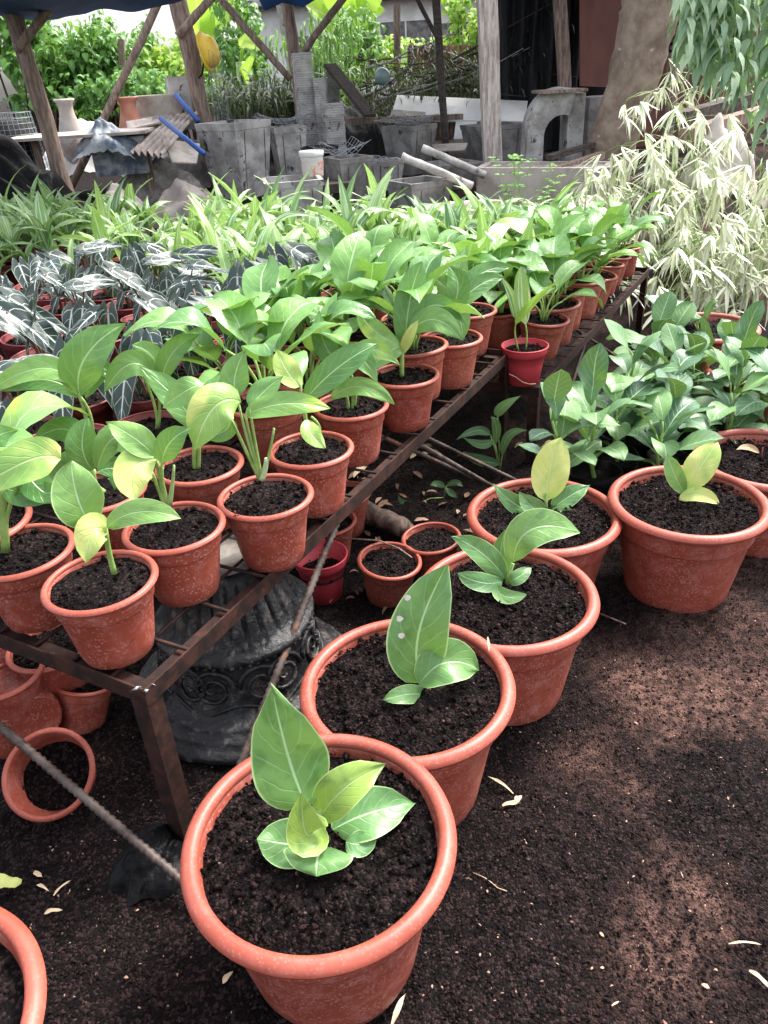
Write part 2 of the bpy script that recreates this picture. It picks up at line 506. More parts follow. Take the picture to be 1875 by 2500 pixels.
xs = np.concatenate([np.linspace(-70, -3, 18), np.linspace(-2.8, -1.15, 22), np.arange(-1.1, 1.62, .0085), np.linspace(1.65, 3.2, 30), np.linspace(3.5, 70, 18)])
ys = np.concatenate([np.linspace(-20, .2, 8), np.arange(.32, 1.8, .0085), np.arange(1.8, 2.8, .02), np.linspace(2.85, 8, 70), np.linspace(8.4, 90, 30)])
gv = [(float(x), float(y), gz(float(x), float(y))) for y in ys for x in xs]
nx, ny = len(xs), len(ys)
ii = np.arange(nx * ny).reshape(ny, nx)
gf = np.stack([ii[:-1, :-1], ii[:-1, 1:], ii[1:, 1:], ii[1:, :-1]], -1).reshape(-1, 4)
g = MB(); g.v = gv; g.f = [tuple(int(a) for a in q) for q in gf]; g.uv = [(.5, .5)] * len(gv); g.t = [.3] * len(gv); g.n = len(gv)
go = tag(g.build('ground', M['ground']), kind='structure')
DUST = [(PZ(x, y, 0), r) for x, y, r in ((1500, 1590, .13), (1380, 1470, .09), (1590, 1720, .11), (1560, 1850, .09), (1500, 1960, .09), (1620, 1500, .12), (1340, 1640, .07), (1440, 1740, .07), (1420, 2060, .06), (1230, 1640, .05))]
gva = np.array(gv); dd = np.zeros(len(gv))
for q, r in DUST: dd += np.exp(-((gva[:, 0] - q.x) ** 2 + (gva[:, 1] - q.y) ** 2) / r ** 2)
go.data.attributes.new('dust', 'FLOAT', 'POINT').data.foreach_set('value', np.clip(dd, 0, 1).astype(np.float32))

# crumbs: small irregular lumps
OCT = np.array([(1, 0, 0), (-1, 0, 0), (0, 1, 0), (0, -1, 0), (0, 0, 1), (0, 0, -1)], float)
OF = [(0, 2, 4), (2, 1, 4), (1, 3, 4), (3, 0, 4), (2, 0, 5), (1, 2, 5), (3, 1, 5), (0, 3, 5)]
rng = np.random.default_rng(5)
def crumbs(mb, pos, size, tint, flat=.6):
    for p, s, t in zip(pos, size, tint):
        q = OCT * rng.uniform(.5, 1.25, (6, 3)) * (s, s * rng.uniform(.5, 1), s * flat)
        q = q + rng.uniform(-.3, .3, (6, 3)) * s
        a = rng.uniform(0, 6.28); c, sn = math.cos(a), math.sin(a)
        x = q[:, 0] * c - q[:, 1] * sn; y = q[:, 0] * sn + q[:, 1] * c
        mb.add(np.stack([x + p[0], y + p[1], q[:, 2] + p[2]], 1).tolist(), OF, float(t))
mb = MB()
N = 0
pts = []; sz = []; tn = []
while N < 46000:
    s_ = (rng.uniform(0, 1659), 2212 - rng.uniform(0, 1) ** 1.0 * 1250)
    p = PZ(s_[0], s_[1], 0)
    if not (-1.6 < p.x < 1.7 and .3 < p.y < 2.6): continue
    s = .0010 + .0048 * rng.random() ** 3.2
    k = rng.random()
    t = .3 if k < .62 else (.5 + .38 * rng.random() if k < .993 else .97)
    if t > .9: s = min(s, .0028)
    pts.append((p.x, p.y, gz(p.x, p.y) + s * .2)); sz.append(s); tn.append(t); N += 1
crumbs(mb, pts, sz, tn)
tag(mb.build('soil_crumbs', M['crumb'], smooth=False), 'dark soil crumbs and bark chips strewn over the ground', 'soil crumbs', kind='stuff')
mb = MB()
for i in range(170):
    p = PZ(R.uniform(640, 1300), R.uniform(880, 1180), 0) if i < 110 else PZ(R.uniform(560, 900), R.uniform(1050, 1330), 0)
    if p.y > 2.5: continue
    L = R.uniform(.02, .055); a = R.uniform(0, 6.28)
    d = Vector((math.cos(a), math.sin(a), R.uniform(-.15, .3))) * L
    q = Vector((p.x, p.y, gz(p.x, p.y) + .008))
    leaf(mb, q - d * .5, q + Vector((0, 0, R.uniform(.0, .01))), q + d * .5, L * R.uniform(.2, .5), (R.uniform(-.3, .3), 0, 1), 'broad', n=4, nw=2, fold=R.uniform(0, .6), tint=R.random() ** 2)
tag(mb.build('leaf_litter', M['litter']), 'brown fallen leaves thick on the dark ground beneath the benches', 'leaf litter', kind='stuff')
# pale chips and straw flecks: too many to count
mb = MB()
for i in range(420):
    p = PZ(R.uniform(0, 1659), R.uniform(1250, 2212), 0)
    if not (-1.4 < p.x < 1.6 and .35 < p.y < 2.4): continue
    L = R.uniform(.002, .007) * (1 if R.random() < .93 else 2.0); a = R.uniform(0, 6.28)
    d = Vector((math.cos(a), math.sin(a), R.uniform(-.1, .3))) * L
    q = Vector((p.x, p.y, gz(p.x, p.y) + .004))
    leaf(mb, q - d * .5, q + Vector((0, 0, R.uniform(.0, .003))), q + d * .5, L * R.uniform(.12, .6), (0, 0, 1), 'oval', n=3, nw=2, tint=R.random())
tag(mb.build('leaf_litter', M['litter']), 'tiny pale leaf and straw flecks strewn on the dark soil', 'leaf litter', kind='stuff')

# ------------------------------------------------------------------ pots
def pot_meshes(R0, H, mat='terracotta', rimmat='rim', fill=.05, style='std', n=72, crn=240, seed=1, tall=None):
    """outer pot, rolled rim and soil meshes; origin at base centre"""
    rr = random.Random(seed)
    pot = MB(); rim = MB(); soil = MB()
    r = R0
    lip = .066 * r
    rm = r - lip
    feet = lambda rad_, z, a: rad_
    if style == 'std':
        pr = [(.0, .012 * H), (.56 * r, .012 * H), (.61 * r, 0), (.635 * r, .01 * H), (.65 * r, .06 * H), (.655 * r, .065 * H), (.672 * r, .085 * H), (.70 * r, .2 * H), (.76 * r, .45 * H), (.822 * r, .70 * H),
              (.828 * r, .712 * H), (.852 * r, .722 * H), (.858 * r, .735 * H), (.875 * r, .84 * H), (.885 * r, .93 * H), (rm, H - lip * .9), (rm - .03 * r, H - lip * .6), (.862 * r, .93 * H), (.835 * r, .75 * H), (.80 * r, .70 * H), (.64 * r, .08 * H), (0, .06 * H)]
    else:   # thin walled nursery pot with a band rim
        pr = [(.0, .012 * H), (.62 * r, .0), (.66 * r, .02 * H), (.78 * r, .5 * H), (.87 * r, .78 * H), (.90 * r, .785 * H), (.925 * r, .80 * H), (.965 * r, .97 * H), (.955 * r, .985 * H), (.93 * r, .96 * H), (.90 * r, .80 * H), (.86 * r, .78 * H), (.66 * r, .08 * H), (0, .06 * H)]
    lathe(pot, pr, n, 1.0)
    rp = []
    if style == 'std':
        for i in range(13):
            a = 2 * math.pi * i / 12
            rp.append((rm + lip * math.cos(a), H - lip * .85 + lip * .85 * math.sin(a) - (lip * .18 if math.cos(a) > .5 else 0)))
    else:
        for i in range(9):
            a = 2 * math.pi * i / 8
            rp.append((.965 * r + .035 * r * math.cos(a), H - .03 * r + .035 * r * math.sin(a)))
    lathe(rim, rp, n, 1.0)
    # soil surface
    zs = H * (1 - fill) - lip * 1.0
    rs = (.875 if zs > .8 * H else .80) * r if style == 'std' else .905 * r
    G = 34 if r > .12 else 16
    vs = [(0, 0, zs)]; fs = []
    for i in range(1, G + 1):
        for j in range(G * 2):
            a = math.pi * j / G; q = rs * i / G
            x, y = q * math.cos(a), q * math.sin(a)
            z = zs + .05 * r * mn.noise(Vector((x / r * 2.2 + seed * 3, y / r * 2.2, 1))) + .035 * r * mn.noise(Vector((x / r * 7 + seed, y / r * 7, 4))) + .015 * r * mn.noise(Vector((x / r * 22 + seed, y / r * 22, 4))) - .03 * r * (i / G) ** 4
            vs.append((x, y, z))
    W = G * 2
    for j in range(W): fs.append((0, 1 + j, 1 + (j + 1) % W))
    for i in range(G - 1):
        for j in range(W):
            a = 1 + i * W + j; b = 1 + i * W + (j + 1) % W
            fs.append((a, b, b + W, a + W))
    soil.add(vs, fs, .3)
    P, Z, T = [], [], []
    for i in range(crn):
        a = rr.uniform(0, 6.28); q = rs * math.sqrt(rr.random()) * .97
        s = (.011 + .036 * rr.random() ** 4) * r * 1.0 if r > .12 else (.022 + .07 * rr.random() ** 2.5) * r
        P.append((q * math.cos(a), q * math.sin(a), zs + s * .35 + .012 * r)); Z.append(s)
        k = rr.random(); T.append(.3 if k < .78 else (.7 + .15 * rr.random() if k < .985 else .97))
        if T[-1] > .9: Z[-1] = min(s, .018 * r)
    crumbs(soil, P, Z, T, .8)
    if seed == 1:
        for (x, y, s) in ((.128, .035, .013), (.135, -.02, .016), (.118, .06, .009), (.10, .045, .008), (.095, -.055, .008), (.14, .01, .007), (.05, -.09, .009), (.07, -.11, .007), (-.11, -.03, .009), (-.08, -.08, .007), (0.02, -.12, .009), (.11, -.08, .007)):
            crumbs(soil, [(x, y, zs + s * .4 + .003), (x + s * .2, y, zs + s * .4 + .003)], [s, s * .9], [.3, .3], .8)
    return pot.mesh('pot', M[mat]), rim.mesh('rim', M[rimmat]), soil.mesh('soil', M['soil'])
def put(name, me, parent, rot=None, loc=(0, 0, 0)):
    o = bpy.data.objects.new(name, me); COL.objects.link(o); o.parent = parent; o.location = loc
    if rot: o.rotation_euler = rot
    return o
def pot_on(root, meshes, rot=(0, 0, 0), soil=True):
    p = put('pot', meshes[0], root, rot)
    put('rim', meshes[1], p)
    if soil: put('soil', meshes[2], root, rot)
    return p
BIG_R, BIG_H = .188, .275
SM_R, SM_H = .091, .14
small_pots = [pot_meshes(SM_R, SM_H, fill=.04, n=48, crn=150, seed=10 + i) for i in range(3)]
red_pots = [pot_meshes(.092, .125, 'dark_red', 'dark_red', .08, 'band', n=40, crn=110, seed=20 + i) for i in range(3)]
lance_pots = [pot_meshes(.078, .12, 'dark_red', 'dark_red', .08, 'band', n=24, crn=10, seed=30)]

def hero_leaves(root, org, base_y, specs, matname, tint_mats=None):
    """specs: (label or None, (x,y,dY) base, mid, tip, width_m, kind, tint, fold, material)"""
    for sp in specs:
        lab, b, md, tp, w, kind, tn_, fold = sp[:8]
        mt = sp[8] if len(sp) > 8 else matname
        P = [PY(q[0], q[1], base_y + q[2]) for q in (b, md, tp)]
        mb = MB()
        view = (CAM - P[1]).normalized()
        face = view + Vector((0, 0, .25))
        if len(sp) > 9: face = face + Vector(sp[9])
        leaf(mb, P[0], P[1], P[2], w, face, kind, fold=fold, wave=.05, n=14, nw=8, tint=tn_, cup=.0)
        o = mb.build('leaf', M[mt], root, origin=org)
        if lab: o['label'] = lab

def stem_part(root, org, pts, r, mat='stem', name='stem', n=8):
    mb = MB(); tube(mb, pts, r, n)
    return mb.build(name, M[mat], root, origin=org)

big = [  # extremes of the rim in the photograph, label, seed
    ((388, 988, 1583, 2088), 'large terracotta pot, nearest and biggest in view, holding a seedling with one tall pointed leaf', 1),
    ((640, 1117, 1327, 1655), 'large terracotta pot second from the front, its tall leaf spotted with white holes', 2),
    ((890, 1298, 1175, 1402), 'large terracotta pot third from the front, six-leaved seedling with a broad upper leaf', 3),
    ((998, 1355, 1022, 1215), 'large terracotta pot fourth in the row, pale upright oval leaf above dark side leaves', 4),
    ((1320, 1655, 1003, 1160), 'large terracotta pot half sunk in heaped soil with three small lime leaves', 5),
    ((1503, 1830, 928, 1055), 'large terracotta pot with one wilted orange leaf at the edge of view', 6),
]
hero = {}
RIMZ = {}
for (xl, xr, yt, yb), lab, sd in big:
    xm = (xl + xr) / 2
    RZ = {1: .293, 2: .265, 3: .242, 4: .228, 5: .25, 6: .236}[sd]
    a = PZ(xm, yb, RZ); b = PZ(xm, yt, RZ); c = (a + b) / 2
    if sd == 4: c.y += .012
    if sd == 6: c.x = 1.035; c.y = 1.83
    z0 = RZ - BIG_H
    RIMZ[sd] = RZ
    root = empty('potted_seedling', (c.x, c.y, z0), lab, 'potted seedling', 'row of large terracotta pots on the ground', 0)
    me = pot_meshes(BIG_R, BIG_H, n=110, fill=(.05, .03, .035, .04, .05, .06)[sd - 1], crn=1500, seed=sd)
    pot_on(root, me, rot=(0, 0, sd * 1.3))
    hero[sd] = (root, Vector((c.x, c.y, z0)), c)
def base_of(sd, x, y):
    return PZ(x, y, RIMZ[sd] - .028)

# first pot
r1, o1, c1 = hero[1]
b = base_of(1, 693, 1822); Y = b.y
stem_part(r1, o1, [PY(693, 1826, Y), PY(695, 1790, Y), PY(688, 1750, Y)], (.0065, .005))
hero_leaves(r1, o1, Y, [
    ('tall pointed pale green leaf', (664, 1740, .0), (625, 1640, .02), (587, 1482, .035), .106, 'broad', .45, .1),
    ('olive green folded young leaf', (690, 1768, .0), (745, 1702, .005), (834, 1650, .03), .058, 'broad', .98, .38, 'leaf_olive'),
    ('small curled olive leaf', (692, 1780, -.005), (662, 1800, -.03), (652, 1712, -.012), .055, 'oval', .98, .35, 'leaf_olive'),
    (None, (718, 1792, .01), (800, 1755, .025), (896, 1735, .045), .074, 'broad', .25, .2),
    (None, (688, 1828, -.01), (620, 1822, -.012), (555, 1812, -.012), .064, 'oval', .3, .12),
    ('heart-shaped lowest leaf', (694, 1824, -.02), (687, 1850, -.045), (683, 1893, -.068), .092, 'oval', .35, .08),
    (None, (748, 1818, -.01), (780, 1822, -.014), (815, 1804, -.002), .036, 'broad', .2, .2),
], 'leaf_hero')
# second pot
r2, o2, c2 = hero[2]
b = base_of(2, 908, 1495); Y = b.y
stem_part(r2, o2, [PY(908, 1500, Y), PY(912, 1480, Y), PY(915, 1455, Y)], (.008, .005))
hero_leaves(r2, o2, Y, [
    ('upright leaf with three pale holes', (912, 1478, .0), (904, 1370, .02), (966, 1220, .05), .105, 'oval', .2, .12),
    (None, (930, 1492, .015), (940, 1470, .03), (955, 1430, .035), .05, 'oval', .1, .2),
    ('folded leaf pointing sideways', (905, 1478, -.01), (965, 1430, .0), (1034, 1448, .012), .077, 'oval', .4, .35),
    ('low leaf with yellow end', (918, 1502, -.01), (880, 1500, -.03), (828, 1512, -.042), .034, 'oval', .3, .1),
], 'leaf_hero')
mb = MB()
for x, y, dy in ((880, 1291, .045), (863, 1336, .03), (867, 1373, .02)):
    q = PY(x, y, Y + dy - .012)
    mb2 = [q + Vector((math.cos(a) * .0058 * (1 + .25 * math.sin(a * 3 + x)), -.0005, math.sin(a) * .0065)) for a in [i * .785 for i in range(8)]]
    mb.add(mb2, [tuple(range(8))], .9)
mb.build('blemish', M['ivory'], r2, origin=o2)
# third
r3, o3, c3 = hero[3]
b = base_of(3, 1095, 1268); Y = b.y
stem_part(r3, o3, [PY(1093, 1275, Y), PY(1098, 1245, Y), PY(1108, 1218, Y)], (.006, .004))
hero_leaves(r3, o3, Y, [
    ('broad bright upper leaf', (1108, 1215, .0), (1150, 1142, .0), (1253, 1150, .02), .078, 'oval', .55, .12),
    (None, (1095, 1245, .01), (1082, 1200, .02), (1092, 1142, .035), .042, 'broad', .2, .2),
    (None, (1090, 1250, .0), (1042, 1195, .005), (973, 1158, .015), .054, 'broad', .25, .15),
    (None, (1085, 1256, -.015), (1040, 1258, -.03), (988, 1238, -.018), .042, 'oval', .1, .1),
    (None, (1100, 1256, -.01), (1120, 1246, -.015), (1147, 1226, .01), .032, 'oval', .2, .1),
    (None, (1072, 1262, -.02), (1090, 1288, -.06), (1138, 1284, -.058), .032, 'oval', .3, .2),
], 'leaf_hero')
# fourth
r4, o4, c4 = hero[4]
b = base_of(4, 1176, 1105); Y = b.y
stem_part(r4, o4, [PY(1178, 1110, Y), PY(1179, 1090, Y), PY(1181, 1068, Y)], (.006, .004))
hero_leaves(r4, o4, Y, [
    ('pale yellow-green upright oval leaf', (1181, 1082, .0), (1190, 1015, .02), (1212, 945, .045), .092, 'oval', .85, .12, 'leaf_yellow'),
    (None, (1160, 1102, .0), (1115, 1090, .005), (1064, 1044, .02), .05, 'broad', .15, .15),
    (None, (1192, 1100, .01), (1230, 1072, .02), (1275, 1048, .04), .052, 'broad', .1, .25),
    (None, (1178, 1108, -.01), (1150, 1095, -.016), (1120, 1062, .01), .05, 'broad', .3, .25),
    (None, (1188, 1110, -.01), (1215, 1104, -.01), (1252, 1110, -.008), .022, 'broad', .3, .25),
], 'leaf_hero')
# fifth
r5, o5, c5 = hero[5]
b = base_of(5, 1482, 1085); Y = b.y
stem_part(r5, o5, [PY(1482, 1090, Y), PY(1481, 1075, Y), PY(1483, 1058, Y)], (.005, .004))
hero_leaves(r5, o5, Y, [
    ('curled lime leaf with pointed tip', (1484, 1058, .0), (1515, 1005, .005), (1551, 955, .03), .073, 'oval', .7, .12, 'leaf_yellow'),
    (None, (1478, 1066, .0), (1455, 1020, .01), (1442, 980, .03), .045, 'broad', .7, .25),
    ('pale glossy low leaf', (1468, 1080, -.01), (1510, 1068, -.02), (1555, 1088, -.02), .036, 'oval', .95, .2, 'leaf_yellow'),
], 'leaf_hero')
# sixth: wilted
r6, o6, c6 = hero[6]
b = base_of(6, 1642, 992); Y = b.y
mb = MB(); tube(mb, [PY(1643, 998, Y), PY(1645, 982, Y), PY(1648, 966, Y)], (.004, .0015), 6, .5)
mb.build('stem', M['dark_red'], r6, origin=o6)
hero_leaves(r6, o6, Y, [('wilted orange leaf', (1640, 978, .0), (1615, 966, -.01), (1590, 972, -.02), .018, 'broad', .4, .3, 'leaf_dry')], 'leaf_dry')
# partly seen pot at the lower left
cl = PZ(-292, 2262, BIG_H)
z0 = gz(cl.x, cl.y, False)
root = empty('potted_seedling', (cl.x, cl.y, z0), 'large terracotta pot at the bottom left corner, only the curve of its rim showing', 'potted seedling', 'row of large terracotta pots on the ground')
cornerpot = root
pot_on(root, pot_meshes(BIG_R, BIG_H, n=110, fill=.06, crn=150, seed=9))

# ------------------------------------------------------------------ benches
ZT = .37
C0 = PZ(309, 1494, ZT); C1 = PZ(1102, 757, ZT + .01); CL = PZ(0, 1367, ZT)
UX = Vector((C1.x - C0.x, C1.y - C0.y, 0)); LEN1 = UX.length; UX.normalize()
NX = Vector((-UX.y, UX.x, 0))
C2 = PZ(1163, 838, .27); C3 = PZ(1403, 578, .27)
print('bench', C0, C1, LEN1, UX, 'C2', C2, (C3 - C2).length, (C3 - C2).normalized())
ZT2 = .27
def angle_bar(mb, p0, p1, inward, h=.032, t=.004, tint=.5):
    """angle iron: vertical flange hanging from the outer edge plus a horizontal flange inside"""
    p0, p1, inward = Vector(p0), Vector(p1), Vector(inward)
    up = Vector((0, 0, 1))
    beam(mb, p0 - up * h / 2, p1 - up * h / 2, t, h, tint=tint)
    q = inward * (h / 2 + t / 2)
    beam(mb, p0 + q - up * (h * .62), p1 + q - up * (h * .62), h, t, tint=tint)
def leg(root, p, dx, dy, zb, name='leg'):
    mb = MB()
    p = Vector(p); h = .034; t = .004
    top = p - Vector((0, 0, .002)); bot = Vector((p.x, p.y, zb - .03))
    for d, e in ((dx, dy), (dy, dx)):
        a = d * h / 2
        beam(mb, top + a + e * t * .6, bot + a + e * t * .6, h if True else t, t, up=e)
    return mb.build(name, M['rust'], root, smooth=False, origin=root.location)
def bench(label, c, ux, nx, L, W, z0, z1, legs, zgs):
    root = empty('metal_bench', (c.x, c.y, 0), label, 'plant bench')
    def P(u, n): return Vector((c.x, c.y, 0)) + ux * u + nx * n + Vector((0, 0, z0 + (z1 - z0) * u / L))
    mb = MB()
    angle_bar(mb, P(0, 0), P(L, 0), nx)
    angle_bar(mb, P(0, W), P(L, W), -nx)
    angle_bar(mb, P(.004, .004), P(.004, W - .004), ux)
    angle_bar(mb, P(L - .004, .004), P(L - .004, W - .004), -ux)
    mb.build('edge_frame', M['rust'], root, smooth=False, origin=root.location)
    mb = MB(); r = .0036
    k = .075
    dz = Vector((0, 0, -.013))
    n = int(W / .09)
    for i in range(1, n + 1):
        q = W * i / (n + 1)
        tube(mb, [P(.006 + (L - .012) * j / 8, q + .004 * math.sin(i * 5 + j * 1.7)) + dz for j in range(9)], r, 6)
    n = int(L / .12)
    for i in range(1, n + 1):
        q = L * i / (n + 1)
        tube(mb, [P(q + .004 * math.sin(i * 3 + j), .006 + (W - .012) * j / 8) + dz + Vector((0, 0, .006)) for j in range(9)], r, 6)
    mb.build('rod_grid', M['rust'], root, origin=root.location)
    for (u, n_, su, sn), zg in zip(legs, zgs):
        leg(root, P(u, n_), ux * su, nx * sn, zg)
    return root, P
BW = 1.06
b1, P1f = bench('rusty low angle-iron bench in front, corner beside the biggest pot', C0, UX, NX, LEN1, BW, ZT, ZT + .01,
    [(0, 0, 1, 1), (LEN1, 0, -1, 1), (0, BW, 1, -1), (LEN1, BW, -1, -1)], [gz(C0.x, C0.y), 0, 0, 0])
mb = MB(); crumbs(mb, [(C0.x + .004, C0.y + .002, ZT - .001), (C0.x - .012, C0.y + .01, ZT - .002), (C0.x + .012, C0.y + .016, ZT - .001)], [.008, .007, .006], [.5] * 3)
mb.build('weld', M['wire'], b1, origin=b1.location)
U2 = Vector((C3.x - C2.x, C3.y - C2.y, 0)); LEN2 = U2.length; U2.normalize(); N2 = Vector((-U2.y, U2.x, 0))
b2, P2f = bench('second rusty bench behind the first, in front of the variegated bamboo', C2, U2, N2, LEN2, 1.1, ZT2, ZT2,
    [(0, 0, 1, 1), (LEN2, 0, -1, 1), (0, 1.1, 1, -1), (LEN2, 1.1, -1, -1)], [gbase(C2.x, C2.y), gbase(C3.x, C3.y), 0, 0])
c3_ = C0 + NX * (BW + .05) - UX * .1
b3, P3f = bench('rusty bench at the side carrying dark veined arrow-leaf plants', c3_, UX, NX, 1.8, 1.3, ZT - .02, ZT - .02, [(1.8, 0, -1, 1), (1.8, 1.3, -1, -1), (0, 0, 1, 1), (0, 1.3, 1, -1)], [0, 0, 0, 0])
c4_ = C2 + N2 * 1.16 + U2 * .0
b4, P4f = bench('far rusty bench crowded with narrow-leaved seedlings', c4_, U2, N2, LEN2, 1.5, ZT2, ZT2, [(LEN2, 0, -1, 1), (LEN2, 1.5, -1, -1)], [0, 0])
c5_ = C2 + N2 * 2.7 - U2 * .25
b5, P5f = bench('farthest rusty bench by the black plastic heap', c5_, U2, N2, LEN2, 1.2, ZT2, ZT2, [(LEN2, 0, -1, 1), (LEN2, 1.2, -1, -1)], [0, 0])

# ribbed rebar braces
def rebar(root, p0, p1, r=.0065, name='brace'):
    mb = MB(); p0, p1 = Vector(p0), Vector(p1)
    L = (p1 - p0).length
    n = max(4, int(L / .0065))
    tube(mb, [p0 + (p1 - p0) * i / n for i in range(n + 1)], [r * (1.22 if i % 2 else .88) for i in range(n + 1)], 9)
    return mb.build(name, M['rebar'], root, origin=root.location)
foot = Vector((C0.x, C0.y, 0))
# brace from ground at the near leg up to the front edge further left
e = PZ(395, 1905, 0.02)
tp = PZ(-160, 1432, .27)
rebar(b1, PZ(470, 1968, .005), tp, .0075)
rebar(b1, P1f(.62, .012) + Vector((0, 0, -.03)), PZ(500, 1700, .03), .0075)
rebar(b1, P1f(1.02, .012) + Vector((0, 0, -.03)), PZ(1075, 1058, .02), .0065)
rebar(b1, P1f(1.12, .35) + Vector((0, 0, -.03)), PZ(1062, 1050, .02), .0065)
rebar(b1, P1f(1.3, .5) + Vector((0, 0, -.03)), PZ(1130, 1045, .02), .006)
rebar(b2, P2f(.62, .012) + Vector((0, 0, -.03)), PZ(1200, 945, -.02), .0065)
rebar(b2, P2f(1.0, .3) + Vector((0, 0, -.03)), PZ(1345, 780, -.05), .0065)
# ------------------------------------------------------------------ plant kinds
SOILZ = SM_H * .9
def dirv(az, el):
    return Vector((math.cos(az) * math.cos(el), math.sin(az) * math.cos(el), math.sin(el)))
def make_broad(seed, pots=None, nl=None, sc=1.0):
    rr = random.Random(seed)
    root = empty('potted_plant', (0, 0, 0), '', '')
    pot_on(root, (pots or small_pots)[seed % 3], rot=(0, 0, seed * 1.7))
    st = MB()
    nl = nl or rr.randint(6, 8)
    a0 = rr.uniform(0, 6.28)
    for i in range(nl):
        az = a0 + i * 2.4 + rr.uniform(-.3, .3)
        up = i / nl
        pl = rr.uniform(.07, .12) * sc + .035 * up
        el = rad(rr.uniform(48, 66) + 20 * up)
        b = Vector((.008 * math.cos(az), .008 * math.sin(az), SOILZ))
        d = dirv(az, el)
        e = b + d * pl
        tube(st, bez(b, b + dirv(az, min(1.5, el + .25)) * pl * .55, e, 5), (.0042 * sc, .0026 * sc), 6, .4 + .1 * rr.random())
        L = rr.uniform(.145, .205) * sc
        e1 = el - rad(rr.uniform(15, 35))
        e2 = e1 - rad(rr.uniform(25, 65))
        mid = e + dirv(az, e1) * L * .52
        tip = mid + dirv(az + rr.uniform(-.2, .2), e2) * L * .5
        tn = min(1, max(0, rr.gauss(.42, .22)))
        mb = MB()
        leaf(mb, e, mid, tip, L * rr.uniform(.46, .58), Vector((0, 0, 1)) + dirv(az, 0) * .25, 'oval' if rr.random() < .3 else 'broad', fold=rr.uniform(.1, .35), wave=.06, n=9, nw=6, tint=tn, twist=rr.uniform(-.5, .5))
        mat = 'leaf_yellow' if (rr.random() < .05 or (i == nl - 1 and rr.random() < .22)) else 'leaf_broad'
        mb.build('leaf', M[mat], root)
    st.build('stem', M['stem'], root)
    return root
def make_aloc(seed):
    rr = random.Random(seed + 100)
    root = empty('potted_alocasia', (0, 0, 0), '', '')
    pot_on(root, red_pots[seed % 3], rot=(0, 0, seed * 1.7))
    st = MB()
    nl = rr.randint(3, 4)
    a0 = rr.uniform(0, 6.28)
    for i in range(nl):
        az = a0 + i * 2.3 + rr.uniform(-.4, .4)
        pl = rr.uniform(.09, .19)
        el = rad(rr.uniform(66, 84))
        b = Vector((.01 * math.cos(az), .01 * math.sin(az), .105))
        e = b + dirv(az, el) * pl
        tube(st, bez(b, b + dirv(az + .2, min(1.55, el + .12)) * pl * .5, e, 5), (.0055, .0026), 6, .5)
        L = rr.uniform(.135, .20)
        az2 = -1.57 + rr.uniform(-1.9, 1.9)
        e1 = rad(rr.choice((rr.uniform(-78, -45), rr.uniform(-65, -30), rr.uniform(-25, 5)))); e2 = e1 - rad(rr.uniform(0, 22))
        mid = e + dirv(az2, e1) * L * .5
        tip = mid + dirv(az2, e2) * L * .5
        mb = MB()
        leaf(mb, e, mid, tip, L * rr.uniform(.42, .52), Vector((0, -.45, .6)) + dirv(az2, 0) * .8, 'arrow', fold=rr.uniform(.0, .15), wave=.06, n=12, nw=8, tint=rr.random(), twist=rr.uniform(-.5, .5))
        mb.build('leaf', M['leaf_alocasia'], root)
    st.build('stem', M['stem_brown'], root)
    return root
def make_lance(seed, pots=None, wide=1.0, sc=1.0, tb=0):
    rr = random.Random(seed + 300)
    root = empty('potted_seedling', (0, 0, 0), '', '')
    pot_on(root, (pots or lance_pots)[0], rot=(0, 0, seed * 1.7))
    mb = MB(); st = MB()
    tube(st, [(0, 0, .10), (.002, 0, .13), (0, .003, .17)], (.004, .003), 6, .5)
    st.build('stem', M['stem'], root)
    nl = rr.randint(7, 10)
    a0 = rr.uniform(0, 6.28)
    for i in range(nl):
        az = a0 + i * 2.4 + rr.uniform(-.3, .3)
        u = i / nl
        L = rr.uniform(.17, .31) * sc
        b = Vector((0, 0, .11 + .06 * u))
        el = rad(rr.uniform(28, 58) + 32 * u)
        mid = b + dirv(az, el) * L * .5
        tip = mid + dirv(az, el - rad(rr.uniform(30, 95) * (1 - .5 * u))) * L * .5
        leaf(mb, b, mid, tip, rr.uniform(.036, .064) * sc * wide, Vector((0, 0, 1)) + dirv(az, 0) * .2, 'lance', fold=rr.uniform(.15, .45), wave=.05, n=8, nw=4, tint=min(1, max(0, rr.gauss(.5 + tb, .24))), twist=rr.uniform(-.7, .7))
    mb.build('foliage', M['leaf_lance'], root)
    return root
ORD = 'first second third fourth fifth sixth seventh eighth ninth tenth eleventh twelfth thirteenth fourteenth fifteenth sixteenth seventeenth eighteenth nineteenth twentieth'.split()
ORD += ['twenty-' + o for o in ORD[:9]] + ['thirtieth'] + ['thirty-' + o for o in ORD[:9]] + ['fortieth'] + ['forty-' + o for o in ORD[:9]]

broad_t = [make_broad(i) for i in range(10)]
aloc_t = [make_aloc(i) for i in range(8)]
lance_t = [make_lance(i, tb=(i % 4 - 1.5) * .17) for i in range(12)]
lanceb_t = [make_lance(i + 20, small_pots, 1.7, 1.05) for i in range(3)]
index_kids()
first_use = set()
def use(tmpl, loc, rz, label, cat, group, scale=1):
    if tmpl.name not in first_use:
        first_use.add(tmpl.name); o = tmpl
    else:
        o = copy_tree(tmpl)
    o.location = loc; o.rotation_euler = (R.uniform(-.07, .07), R.uniform(-.07, .07), rz); o.scale = (scale,) * 3
    o['label'] = label; o['category'] = cat; o['group'] = group
    return o

